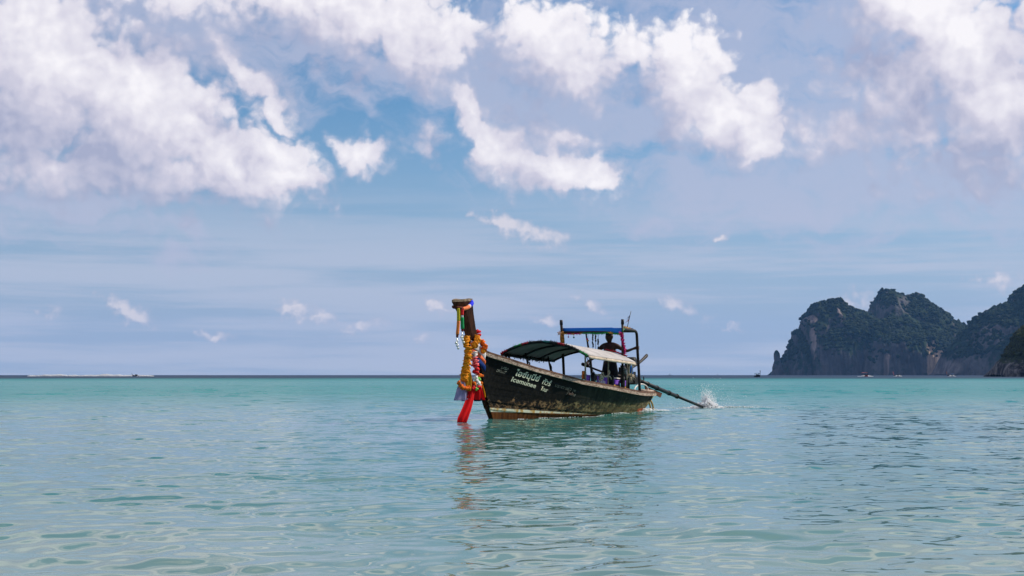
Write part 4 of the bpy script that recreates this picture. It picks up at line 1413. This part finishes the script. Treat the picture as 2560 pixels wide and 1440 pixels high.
M_MARI = mat('marigold', (.88, .29, .010), .8, vary=.32, scale=22, transl=.15)
M_ORNG = mat('orange_flower', (.80, .16, .012), .8, vary=.3, scale=22, transl=.15)
M_RED = mat('red_flower', (.66, .015, .018), .8, vary=.3, scale=22, transl=.1)
M_PINK = mat('pink_flower', (.78, .16, .17), .8, vary=.25, scale=22, transl=.1)
M_WHT = mat('white_flower', (.80, .78, .76), .8, vary=.12, scale=22, transl=.1)
M_GRN = mat('green_flower', (.22, .62, .10), .8, vary=.3, scale=22)
M_SILV = mat('silver_bead', (.62, .62, .56), .25, metal=.6)
rg = random.Random(21)
g = thing('flower_garland', 'thick marigold garland looped round the prow and hanging down its front', 'garland', (-1.2, -.1, .9))
mb = MB()
flower_rope(mb, smooth_path([(-.82, -.10, 2.00), (-.92, -.17, 1.93), (-1.02, -.20, 1.85), (-1.12, -.18, 1.78)], 10), .085, rg)
mb.build('loop', M_MARI, g)
mb = MB()
flower_rope(mb, smooth_path([(-1.10, .02, 2.00), (-1.19, -.02, 1.88), (-1.22, -.06, 1.76), (-1.22, -.12, 1.66)], 10), .075, rg)
mb.build('loop', M_MARI, g)
mb = MB()
flower_rope(mb, smooth_path([(-1.12, -.20, 1.74), (-1.16, -.22, 1.55), (-1.22, -.22, 1.35), (-1.30, -.21, 1.12), (-1.34, -.2, .98)], 20), .098, rg)
mb.build('strand', M_MARI, g)
mb = MB()
flower_rope(mb, smooth_path([(-1.22, -.10, 1.62), (-1.29, -.1, 1.4), (-1.37, -.1, 1.16), (-1.39, -.1, .97)], 16), .078, rg)
mb.build('strand', M_ORNG, g)
mb = MB()
flower_rope(mb, smooth_path([(-1.64, -.10, .92), (-1.60, -.13, .84), (-1.50, -.15, .79), (-1.38, -.17, .78), (-1.30, -.17, .80)], 10), .055, rg, .045)
mb.build('tassel', M_ORNG, g)
tl = MB()
for q in (-.05, 0, .05):
    tl.tube([(-1.40 + q, -.16, .97), (-1.45 + q, -.15, .82)], .010, 5)
tl.build('tassel_string', M_SILV, g)

g = thing('flower_garland', 'red, pink and white flower garland with bead drops on the port side of the prow', 'garland', (-.75, -.18, .9))
mb = MB(); flower_rope(mb, smooth_path([(-.86, -.20, 1.63), (-.85, -.22, 1.55)], 3), .075, rg, .05); mb.build('flower', M_WHT, g)
mb = MB(); flower_rope(mb, smooth_path([(-.87, -.23, 1.50), (-.88, -.25, 1.38), (-.87, -.25, 1.30)], 6), .085, rg, .045); mb.build('flower', M_PINK, g)
mb = MB(); flower_rope(mb, smooth_path([(-.86, -.25, 1.32), (-.86, -.26, 1.22), (-.87, -.26, 1.15)], 6), .095, rg, .045); mb.build('flower', M_RED, g)
drops = [(-.80, -.27, 1.10, M_ORNG, .055), (-.66, -.25, 1.08, M_ORNG, .055), (-.92, -.28, 1.03, M_WHT, .06), (-.78, -.29, 1.00, M_GRN, .05), (-.86, -.28, .97, M_WHT, .045), (-.95, -.26, .90, M_ORNG, .05), (-.78, -.29, .92, M_WHT, .06), (-.64, -.25, .92, M_ORNG, .05), (-.72, -.27, .86, M_WHT, .04), (-.96, -.27, .79, M_RED, .05), (-.88, -.29, .765, M_GRN, .038), (-.76, -.28, .78, M_RED, .06), (-.66, -.26, .80, M_ORNG, .055)]
for (u, y, z, m_, r_) in drops:
    mb = MB()
    for q in range(5):
        mb.ball(Vector((u, y, z)) + Vector((rg.gauss(0, r_ * .55), rg.gauss(0, r_ * .3), rg.gauss(0, r_ * .3))), r_ * .72, 7, 5, (1, 1, .85), .12, rg)
    mb.build('bud', m_, g)
mb = MB()
for (u, y, z, *_) in drops: mb.tube([(u, y, z), (u * .5 - .43, y, z + .16)], .008, 5)
mb.build('bead_string', M_SILV, g)
g = thing('flower_garland', 'orange and yellow flower cluster behind the marigold loop, under the red pompom', 'garland', (-.75, -.1, 1.75))
mb = MB(); flower_rope(mb, smooth_path([(-.62, -.12, 1.90), (-.64, -.2, 1.80), (-.70, -.22, 1.70)], 6), .085, rg, .045); mb.build('flower', M_ORNG, g)
mb = MB(); mb.ball((-.72, -.22, 1.66), .06, 9, 6, (1, 1, 1), .15, rg); mb.build('flower', M_MARI, g)
g = thing('pompom', 'bright red pompom at the back of the prow above the marigolds', 'pompom', (-.66, -.02, 2.05))
mb = MB()
for i in range(40):
    d = Vector((rg.gauss(0, 1), rg.gauss(0, 1), rg.gauss(0, 1))).normalized()
    mb.ball(Vector((-.66, -.02, 2.09)) + d * .075, .032, 6, 4, (1, 1, 1), .2, rg)
mb.build('tuft', M_RED, g)


def ribbon(mb, path, widths, wdir=(1, 0, 0), wave=.02, nfold=2.0, th=.004, ph=0.0):
    P = smooth_path(path, 18); wd = Vector(wdir).normalized(); nrm = Vector((0, -1, 0)); rows = []
    for k, p in enumerate(P):
        f = k / (len(P) - 1); w = ip(f, np.linspace(0, 1, len(widths)), widths)
        rows.append([p + wd * (g_ * w / 2) + nrm * (wave * math.sin(g_ * nfold * 3.1 + ph + f * 2.5)) for g_ in np.linspace(-1, 1, 11)])
    mb.sheet(rows, th)
    return mb


def cloth_mat(name, rgb, tr=.35, rough=.6):
    return mat(name, rgb, rough, vary=.1, scale=5, transl=tr, spec=.1)


WD = (.75, -.55, 0)                                            # ribbons face half to port
g = thing('sash', 'long red sash hanging from the garland down to the water', 'sash', (-1.2, -.15, .3))
ribbon(MB(), [(-.92, -.16, 1.0), (-.98, -.20, .80), (-1.06, -.22, .58), (-1.22, -.22, .32), (-1.36, -.20, .10), (-1.40, -.19, -.02)], [.10, .20, .22, .24, .25, .20], WD, .03, 1.6).build('cloth', cloth_mat('red_sash', (.78, .010, .012)), g)
ribbon(MB(), [(-.94, -.13, 1.0), (-1.02, -.16, .78), (-1.12, -.18, .55)], [.08, .14, .10], WD, .03, 1.8, ph=1).build('fold', cloth_mat('dark_red_sash', (.40, .008, .012)), g)
g = thing('sash', 'short bright red sash with yellow edges hanging beside the long red one', 'sash', (-.75, -.24, .7))
ribbon(MB(), [(-.80, -.24, .95), (-.76, -.26, .78), (-.72, -.27, .60), (-.70, -.27, .50)], [.10, .22, .24, .25], WD, .025, 1.4, ph=.5).build('cloth', MATS['red_sash'], g)
ribbon(MB(), [(-.94, -.20, .86), (-.93, -.22, .70), (-.93, -.22, .55)], [.05, .055, .05], WD, .008, 1).build('edging', cloth_mat('amber_ribbon', (.80, .34, .01)), g)
ribbon(MB(), [(-.68, -.30, .95), (-.615, -.34, .75), (-.57, -.355, .56)], [.02, .03, .035], WD, .004, 1).build('edging', MATS['amber_ribbon'], g)
g = thing('sash', 'dark navy sash hanging behind the two red ones', 'sash', (-.9, -.1, .4))
ribbon(MB(), [(-.86, -.10, .75), (-.92, -.13, .50), (-1.02, -.15, .34)], [.16, .16, .12], WD, .02, 1.5).build('cloth', cloth_mat('navy_sash', (.008, .010, .035), .15), g)
ribbon(MB(), [(-.72, -.20, .70), (-.72, -.22, .56), (-.74, -.23, .47)], [.2, .22, .16], WD, .02, 1.5, ph=2).build('fold', MATS['navy_sash'], g)
g = thing('sash', 'pale lavender sheer sash hanging behind the marigold tassel', 'sash', (-1.42, -.06, .6))
ribbon(MB(), [(-1.38, -.06, .98), (-1.44, -.08, .80), (-1.50, -.09, .62), (-1.54, -.09, .50)], [.12, .20, .24, .28], WD, .025, 1.5, ph=1.2).build('cloth', cloth_mat('lavender_sheer', (.50, .48, .66), .7), g)
ribbon(MB(), [(-1.24, -.05, .92), (-1.26, -.06, .72), (-1.28, -.07, .48)], [.08, .12, .14], WD, .02, 1.5, ph=.2).build('fold', MATS['lavender_sheer'], g)
g = thing('sash', 'sheer yellow sash between the marigold strand and the red sash', 'sash', (-1.2, -.18, .9))
ribbon(MB(), [(-1.12, -.19, 1.25), (-1.14, -.21, 1.05), (-1.20, -.22, .85), (-1.22, -.22, .72)], [.10, .16, .18, .17], WD, .025, 1.7, ph=.8).build('cloth', cloth_mat('yellow_sheer', (.58, .34, .02), .5), g)
# scarf tied round the stem at the gunwale
g = thing('scarf', 'white, orange and blue scarf tied round the prow at the gunwale', 'scarf', (-.6, -.15, 1.5))
for (za, zb_, m_) in ((1.90, 1.68, cloth_mat('white_scarf', (.80, .76, .76), .2)), (1.69, 1.56, cloth_mat('coral_scarf', (.80, .17, .06), .2)), (1.57, 1.40, cloth_mat('blue_scarf', (.006, .03, .16), .1))):
    rows = []
    for f in np.linspace(0, 1, 5):
        zz_ = za + (zb_ - za) * f
        row = []
        for gq in np.linspace(0, 1, 15):
            u = -.90 + .48 * gq
            yy = .10 + .13 * gq + (.012 * math.sin(f * 7 + gq * 5))
            row.append((u, -yy - .02, zz_ - .18 * gq * gq + .16 * (1 - gq) * (f - .5) * .4 + .10 * (.5 - gq)))
        rows.append(row)
    MB().sheet(rows, .012).build('band', m_, g)

for o_ in SC.objects:                                          # bring the hangings close in front of the stem
    if o_.get('category') in ('sash',) or 'bead drops' in str(o_.get('label', '')):
        o_.location += BA * -.10 + BS * .10
        if 'lavender' in o_['label']: o_.location += BA * .10 - BS * .07
    elif o_.get('category') == 'scarf':
        o_.location += BA * -.15 + BS * .05
    elif o_.parent and 'thick marigold' in str(o_.parent.get('label', '')) and not o_.name.startswith('loop'):
        o_.location += Vector((.02, .02, 0)) if o_.data.materials[0].name == 'orange_flower' else Vector((-.10, .10, 0))

# lei round the prow head
g = thing('lei', 'blue, orange, green and yellow cloth lei tied round the prow head', 'lei', (-1.4, 0, 2.7))
M_L = {k: mat('lei_' + k, c, .8, vary=.2, scale=30) for k, c in dict(blue=(.01, .02, .62), white=(.72, .66, .66), coral=(.80, .20, .07), red=(.62, .02, .02), green=(.01, .28, .08), yellow=(.48, .36, .01), orange=(.72, .19, .03), maroon=(.10, .015, .01)).items()}


def tube_part(path, r, key, n=10):
    MB().tube(smooth_path(path, 10), r, n).build('section', M_L[key], g)


tube_part([(-1.01, -.06, 2.84), (-1.10, -.12, 2.79), (-1.24, -.145, 2.73)], .050, 'blue')
tube_part([(-1.24, -.145, 2.73), (-1.29, -.15, 2.705)], .047, 'white')
tube_part([(-1.29, -.15, 2.705), (-1.40, -.14, 2.665), (-1.52, -.11, 2.645)], .046, 'coral')
tube_part([(-1.52, -.11, 2.65), (-1.53, -.11, 2.56), (-1.53, -.11, 2.50)], .040, 'red')
tube_part([(-1.53, -.11, 2.50), (-1.53, -.11, 2.45)], .032, 'white')
tube_part([(-1.53, -.11, 2.45), (-1.52, -.11, 2.3), (-1.51, -.11, 2.18)], .042, 'green')
tube_part([(-1.51, -.11, 2.18), (-1.51, -.11, 2.12)], .032, 'maroon')
tube_part([(-1.60, -.05, 2.66), (-1.61, -.06, 2.5), (-1.61, -.06, 2.36)], .040, 'yellow')
tube_part([(-1.61, -.06, 2.36), (-1.63, -.06, 2.2), (-1.66, -.06, 2.04)], .040, 'orange')
tube_part([(-1.66, -.06, 2.04), (-1.67, -.06, 1.98)], .030, 'maroon')
tube_part([(-1.52, -.11, 2.66), (-1.63, 0, 2.68), (-1.56, .11, 2.70), (-1.30, .13, 2.75), (-1.05, .08, 2.83), (-1.01, -.06, 2.84)], .040, 'maroon')
for (u, y, z0) in ((-1.51, -.11, 2.10), (-1.67, -.06, 1.96)):
    mb = MB()
    for q in range(3):
        du = (q - 1) * .05
        mb.tube([(u, y, z0), (u + du, y, z0 - .12 - .06 * q)], .005, 4)
        for e in range(4):
            mb.ball((u + du * e / 3 + rg.gauss(0, .008), y, z0 - (.12 + .06 * q) * e / 3), .014, 6, 4)
        mb.ball((u + du, y, z0 - .12 - .06 * q), .030, 7, 5)
    mb.build('bead_drop', M_SILV, g)

# ------------------------------------------------------------------ tinsel
def tinsel(name_part, path, parent, material, n, r, rnd, size=.03):
    P = [Vector(p) for p in path]; mb = MB()
    for i in range(n):
        f = rnd.random() * (len(P) - 1); k = min(int(f), len(P) - 2)
        c = P[k].lerp(P[k + 1], f - k)
        d = Vector((rnd.gauss(0, 1), rnd.gauss(0, 1), rnd.gauss(0, 1))).normalized()
        e = d.cross(Vector((rnd.gauss(0, 1), rnd.gauss(0, 1), rnd.gauss(0, 1)))).normalized()
        L = r * rnd.uniform(.5, 1.2)
        mb.add([c, c + d * L * .5 + e * size * .25, c + d * L, c + d * L * .5 - e * size * .25], [(0, 1, 2, 3)])
    mb.tube(P, r * .35, 5)
    return mb.build(name_part, material, parent, smooth=False)


M_T = {k: mat('tinsel_' + k, c, .3, metal=.55, vary=.5, scale=40) for k, c in dict(gold=(.60, .30, .03), magenta=(.55, .02, .16), green=(.02, .26, .06), red=(.45, .02, .03), teal=(.02, .16, .14), dark=(.03, .035, .03)).items()}
g = thing('tinsel_garland', 'gold, magenta and green tinsel strung along the lower edge of the blue roof', 'tinsel', (5.75, 0, 2.25))
vz = lambda y: 2.262 - .02 * (y < -.6) + .010 * math.sin(y * 9)
vp = lambda y0, y1: [(TF - .13 * (y / .85) - .04, y, vz(y)) for y in np.linspace(y0, y1, 9)]
for (ya, yb_, k, n_) in ((.86, .70, 'gold', 60), (.72, .56, 'magenta', 60), (.58, .50, 'gold', 30), (.50, .33, 'magenta', 60), (.34, .25, 'gold', 40), (.27, -.10, 'green', 150), (-.08, -.2, 'green', 60), (-.2, -.52, 'green', 110), (-.5, -.62, 'gold', 40), (-.6, -.80, 'green', 60), (-.78, -.86, 'gold', 40)):
    tinsel('strand', vp(ya, yb_), g, M_T[k], n_, .055, rg)
tinsel('strand', [(5.93, -.87, 2.29), (5.98, -.88, 2.40)], g, M_T['green'], 50, .06, rg)
g = thing('tinsel_garland', 'gold tinsel wound along the side bar behind the blue roof', 'tinsel', (6.4, -.83, 2.40))
tinsel('strand', [(5.98, -.87, 2.43), (6.3, -.84, 2.42), (6.62, -.81, 2.40)], g, M_T['gold'], 130, .06, rg)
tinsel('strand', [(6.55, -.81, 2.40), (6.85, -.79, 2.385)], g, M_T['dark'], 50, .055, rg)
g = thing('tinsel_garland', 'long magenta tinsel boa hanging from the roof corner past the helmsman', 'tinsel', (6.0, -.9, 1.9))
tinsel('boa', smooth_path([(5.78, -.89, 2.27), (5.86, -.90, 2.12), (5.93, -.90, 1.95), (5.97, -.90, 1.80), (6.0, -.90, 1.70)], 14), g, M_T['magenta'], 520, .075, rg, .045)
g = thing('tinsel_garland', 'dark green and red tinsel wound round the front bow of the canopy', 'tinsel', (2.84, 0, 1.8))
for i, k in enumerate(('green', 'dark', 'dark', 'red', 'dark', 'teal', 'dark', 'dark', 'red', 'green', 'dark', 'red')):
    ya, yb_ = -CHW + i * 2 * CHW / 12, -CHW + (i + 1.1) * 2 * CHW / 12
    tinsel('strand', [(CU0 - .02, y, can_z(CU0, y) - .015) for y in np.linspace(ya, min(yb_, CHW), 5)], g, M_T[k], 70, .06, rg)
g = thing('tinsel_garland', 'dark tinsel fringe along the far edge of the canopy', 'tinsel', (4.2, 1.27, 1.55))
tinsel('strand', [(u, CHW - .02, can_z(u, CHW) - .04) for u in np.linspace(CU0, 5.5, 10)], g, M_T['dark'], 420, .10, rg, .05)
g = thing('tinsel_garland', 'red tinsel trailing over the aft end of the canopy', 'tinsel', (5.9, -.6, 1.75))
tinsel('strand', [(CU1 + .02, y, can_z(CU1, y) + .03) for y in np.linspace(-.35, -1.0, 8)], g, M_T['red'], 150, .055, rg)
# hanging ornaments
def bauble(label, u, y, z, r_, key, z1):
    t_ = thing('bauble', label, 'bauble', (u, y, z), 'baubles hung from the blue roof')
    MB().ball((u, y, z), r_, 12, 8).build('ball', M_T[key], t_)
    MB().tube([(u, y, z + r_), (u, y, z1)], .004, 4).build('thread', M_BLK, t_)


bauble('small magenta bauble hung nearest the roof\'s left post', 5.68, .68, 2.165, .022, 'magenta', 2.25)
bauble('small dark teal bauble hung second from the roof\'s left post', 5.70, .52, 2.15, .026, 'teal', 2.25)
bauble('red bauble with gold cap hung under the middle of the blue roof', 5.74, .13, 2.10, .030, 'red', 2.25)
bauble('gold bauble hung just below and beside the red one', 5.75, .10, 2.055, .026, 'gold', 2.25)
for k, (y, lab, zs) in enumerate(((-.03, 'dark knotted bead string under the roof, left of three', (2.2, 2.14, 2.08, 2.0, 1.95, 1.9)), (-.12, 'thin dark bead string under the roof, middle of three', (2.18, 2.12, 2.05)), (-.20, 'dark knotted bead string under the roof, right of three', (2.07, 2.02, 1.97, 1.86, 1.82)))):
    u = 5.78
    t = thing('bead_string', lab, 'bead string', (u, y, 1.85), 'dark bead strings under the blue roof')
    MB().tube([(u, y, 2.26), (u, y, 1.80)], .007, 5).build('thread', M_BLK, t)
    mb = MB()
    for q in zs: mb.ball((u, y + rg.gauss(0, .006), q), .024, 7, 5, (1, 1, 1.5), .2, rg)
    mb.build('bead', M_BLK, t)

# little flag on a stick
t = thing('flag', 'small red, white and blue pennant on a slanting stick above the blue roof', 'flag', (6.8, -.6, 2.38))
s0, s1 = Vector((6.78, -.62, 2.36)), Vector((7.10, -.62, 2.92))
MB().tube([s0, s1], [.012, .008], 6).build('stick', M_POLE, t)
for (fa, m_, w_) in ((.80, cloth_mat('navy_flag', (.03, .03, .13), .3), .17), (.70, cloth_mat('white_flag', (.62, .58, .62), .3), .15), (.60, cloth_mat('red_flag', (.50, .05, .07), .3), .19)):
    p0 = s0.lerp(s1, fa); p1 = s0.lerp(s1, fa - .095)
    rows = [[p0 + Vector((-.10, .22, -.25)) * (w_ * g_) + Vector((0, .012 * math.sin(g_ * 6), 0)), p0.lerp(p1, 1.0) + Vector((-.10, .22, -.12)) * (w_ * g_)] for g_ in np.linspace(0, 2.2, 7)]
    MB().sheet(rows, .003).build('stripe', m_, t)
t = thing('star_ornament', 'pale star ornament on the left post of the blue roof', 'ornament', (5.52, .90, 2.27))
st_ = MB(); c = Vector((5.50, .88, 2.27)); V = []
for k in range(10):
    a = k * math.pi / 5 + math.pi / 2; r_ = .085 if k % 2 == 0 else .038
    V.append(c + Vector((0, math.cos(a) * r_, math.sin(a) * r_)))
V += [c + Vector((-.03, 0, 0)), c + Vector((.02, 0, 0))]
st_.add(V, [(k, (k + 1) % 10, 10) for k in range(10)] + [((k + 1) % 10, k, 11) for k in range(10)])
st_.build('star', mat('star_foil', (.55, .40, .36), .3, metal=.4), t, smooth=False)

# ------------------------------------------------------------------ splash and foam
M_FOAM = mat('white_foam', (.95, .95, .95), .6, spec=.3, transl=.6)
bmI = bmesh.new(); bmesh.ops.create_icosphere(bmI, subdivisions=1, radius=1)
IV = np.array([v.co[:] for v in bmI.verts]); IF = np.array([[v.index for v in f.verts] for f in bmI.faces]); bmI.free()


def spray(name, label, pts, radii, material, squash=None):
    V, F = [], []
    rr = np.random.RandomState(2)
    for i, (p, r_) in enumerate(zip(pts, radii)):
        s = np.array([1, 1, 1.0]) if squash is None else np.array(squash)
        V.append(IV * r_ * s * (1 + rr.uniform(-.2, .2, (12, 1))) + np.array(p)); F.append(IF + 12 * i)
    o = mesh_obj(name, np.concatenate(V).tolist(), np.concatenate(F).tolist(), material, smooth=True)
    o['kind'] = 'stuff'; o['label'] = label; o['category'] = 'spray'
    return o


rs = np.random.RandomState(12)
tip = b2w((14.55, .05, 0)); tipz = float(sea_height(tip.x, tip.y))
pts, rad_ = [], []
for i in range(3400):                                          # churned foot of the plume
    r2 = rs.rand() ** .7
    x = tip.x + .15 + rs.normal(0, .24) + .35 * rs.rand() ** 2; y = tip.y + .25 + rs.normal(0, .2)
    lump = .5 + .5 * math.sin(x * 17.0) * math.sin(x * 7.3 + 1.0)
    pts.append((x, y, tipz + rs.rand() ** 1.5 * (.14 + .22 * lump) * math.exp(-((x - tip.x - .12) / .38) ** 2))); rad_.append(.019 * rs.uniform(.4, 1.5))
jets = [(-.50, .32), (-.34, .48), (-.22, .62), (-.12, .95), (-.04, .60), (.03, .78), (.10, .98), (.18, .70), (.28, .80), (.40, .58), (.55, .62), (.75, .50), (.95, .42), (1.15, .40)]
for i in range(3400):                                          # jets of thrown water
    a0, L0 = jets[rs.randint(0, len(jets))]
    q = rs.rand() ** 1.25; L = L0 * q
    a = a0 + rs.normal(0, .05 + .05 * (1 - q))
    pts.append((tip.x + .10 + math.sin(a) * L + rs.normal(0, .02), tip.y + .25 + rs.normal(0, .07), tipz + .06 + math.cos(a) * L * .82)); rad_.append(.013 * rs.uniform(.3, 1.3) * (1.1 - .75 * q))
for i in range(320):                                           # stray drops
    pts.append((tip.x + .2 + rs.normal(0, .6), tip.y + .3 + rs.normal(0, .2), tipz + abs(rs.normal(0, .40)))); rad_.append(.007 * rs.uniform(.5, 1.5))
spray('splash', 'white plume of water thrown up where the motor shaft enters the sea', pts, rad_, M_FOAM)
pts, rad_ = [], []
for i in range(900):
    t_ = rs.rand() ** 1.4
    x = tip.x - .95 + (rs.rand() ** 1.0) * 2.6; y = tip.y + rs.normal(0, .35) + .2
    if rs.rand() < .35: x = tip.x + .4 + rs.rand() ** 1.5 * 2.6
    pts.append((x, y, float(sea_height(x, y)) + .004)); rad_.append(.030 * rs.uniform(.3, 1.3) * math.exp(-abs(x - tip.x) * .45))
spray('wake_foam', 'streaks of white foam trailing on the water beside the splash', pts, rad_, M_FOAM, (1.6, 1.6, .5))
pts, rad_ = [], []
for i in range(900):                                           # broken ripples along the port waterline and under the counter
    u = rs.uniform(.8, 8.4); 
    if math.sin(u * 3.1) + math.sin(u * 7.7) * .8 + rs.normal(0, .5) < .1: continue
    q = b2w((u, -(ip(u, WU, WB) + .06 + abs(rs.normal(0, .06))), 0))
    pts.append((q.x, q.y, float(sea_height(q.x, q.y)) + .01)); rad_.append(.008 * rs.uniform(.3, 1.4))
for i in range(420):
    u = 8.55 + rs.rand() ** 1.3 * 1.7
    q = b2w((u, -.30 + rs.normal(0, .13), 0))
    pts.append((q.x, q.y, float(sea_height(q.x, q.y)) + .02 + .08 * rs.rand() * max(0, 1 - (u - 8.5) / 1.4))); rad_.append(.024 * rs.uniform(.3, 1.3))
spray('bow_foam', 'broken white ripples along the hull and under the stern of the boat', pts, rad_, M_FOAM)

# surf on the reef far to the left
pts, rad_ = [], []
Ys = 1000.0
for i in range(2600):
    px = 78 + 305 * rs.rand()
    dens_ = .5 + .5 * math.sin(px * .055) + .35 * math.sin(px * .17 + 1)
    hh = 1.35 * ip(px, [75, 130, 250, 270, 345, 380], [.5, .9, .7, 1.15, .8, .25]) * (.55 + .45 * max(0, dens_))
    x, _ = px_at(px, 937, Ys)
    pts.append((x, Ys + rs.normal(0, 2.5), .1 + rs.rand() ** 1.5 * hh)); rad_.append(.34 * rs.uniform(.4, 1.1))
spray('surf', 'long white line of surf breaking along the reef on the left horizon', pts, rad_, M_FOAM, (2.6, 1.0, .6))

# ------------------------------------------------------------------ distant boats
def far_boat(name, label, px, Y, heading, L, beam, hull_c, roof_c, prow_c, prow_h=2.4, py=None, wake=0.0, roof_z=1.9, wake_label='', group='small boats far out on the sea'):
    x, _ = px_at(px, 937, Y)
    o = bpy.data.objects.new(name, None); COL.objects.link(o)
    o.location = (x, Y, 0.0); o.rotation_euler = (0, 0, R(heading))
    o['label'] = label; o['category'] = 'boat'; o['group'] = group
    BASE[o.name] = Vector((0, 0, 0))
    n_ = 11; V = []
    for k in range(n_):
        f = k / (n_ - 1); xx = -L / 2 + L * f
        w = beam / 2 * math.sin(math.pi * min(1, .12 + .88 * (1 - f)) * .5) ** .8 if f > .5 else beam / 2 * (.75 + .5 * f)
        if f > .97: w = .05
        zt = .55 + .9 * max(0, f - .45) ** 1.5 * 1.6
        V += [(xx, -w * .5, -.3), (xx, -w, zt), (xx, w, zt), (xx, w * .5, -.3)]
    F = [(k * 4 + j, k * 4 + 4 + j, k * 4 + 4 + (j + 1) % 4, k * 4 + (j + 1) % 4) for k in range(n_ - 1) for j in range(4)] + [(0, 1, 2, 3), tuple(4 * n_ - 4 + j for j in (3, 2, 1, 0))]
    MB().add(V, F).build('hull', mat('far_' + name + str(px), hull_c, .6), o, smooth=False)
    if prow_h:
        MB().tube([(L / 2 - .1, 0, .9), (L / 2 + .35, 0, .9 + prow_h * .5), (L / 2 + .55, 0, .6 + prow_h)], [.16, .13, .17], 6).build('prow', mat('far_prow' + str(px), prow_c, .7), o)
    rows = [[(xx, yy, roof_z + .25 * (1 - (yy / (beam * .55)) ** 2)) for yy in np.linspace(-beam * .55, beam * .55, 7)] for xx in np.linspace(-L * .30, L * .12, 4)]
    MB().sheet(rows, .05).build('canopy', mat('far_roof' + str(px), roof_c, .7), o)
    for xx in (-L * .28, L * .10):
        for s in (-1, 1):
            MB().tube([(xx, s * beam * .45, .5), (xx, s * beam * .5, roof_z + .05)], .05, 5).build('canopy_post', M_BLK, o)
    MB().box((-L * .08, 0, .95), (L * .3, beam * .5, .8)).build('passengers_bench', M_BLK, o, smooth=False)
    if wake:
        pts, rad_ = [], []
        for i in range(380):
            s = rs.choice((-1, 1)); d = rs.rand() ** 1.4
            pts.append((x + s * (beam * .4 + d * wake), Y + rs.normal(0, .8) - .5, .05 + (1 - d) ** 1.5 * .8 * rs.rand())); rad_.append(.27 * rs.uniform(.4, 1.1))
        spray('bow_wave', wake_label, pts, rad_, M_FOAM, (2, 1, .7))
    return o


far_boat('distant_boat', 'dark longtail boat seen head-on, left of the rock needle', 1893, 690, -84, 8, 1.9, (.008, .009, .010), (.05, .13, .13), (.01, .01, .03), 2.6, roof_z=1.7)
far_boat('distant_boat', 'red and white boat throwing spray below the domed island', 2161, 880, -80, 8, 2.7, (.30, .04, .03), (.62, .22, .18), (.02, .02, .02), 2.0, wake=3.4, roof_z=2.3, wake_label='white spray on both sides of the red and white boat')
far_boat('distant_boat', 'longtail boat with a pink prow passing below the island, right of the red boat', 2242, 980, 155, 5.0, 1.6, (.015, .012, .016), (.03, .03, .05), (.62, .18, .18), 2.6, wake=1.6, roof_z=1.5, wake_label='small white bow wave of the boat with the pink prow')
far_boat('distant_boat', 'longtail boat with a blue canopy, rightmost below the cliffs', 2376, 980, 160, 5.2, 1.6, (.015, .012, .02), (.05, .14, .30), (.40, .14, .06), 2.6, wake=1.4, roof_z=1.5, wake_label='small white bow wave of the boat with the blue canopy')
far_boat('distant_boat', 'tiny dark boat riding in the white surf on the left horizon', 341, 995, 200, 4.4, 1.4, (.01, .012, .025), (.015, .015, .03), (.01, .012, .03), 1.6, roof_z=1.1)
far_boat('fishing_boat', 'tiny dark fishing boat on the horizon just right of the stern post', 1674, 3300, 10, 7, 2.5, (.02, .022, .03), (.02, .022, .03), (.02, .022, .03), 1.2, roof_z=3.2)
far_boat('fishing_boat', 'tiny dark speck of a boat on the horizon above the splash', 1793, 3300, 80, 6, 2.0, (.02, .022, .03), (.02, .022, .03), (.02, .022, .03), 1.4, roof_z=3.0)
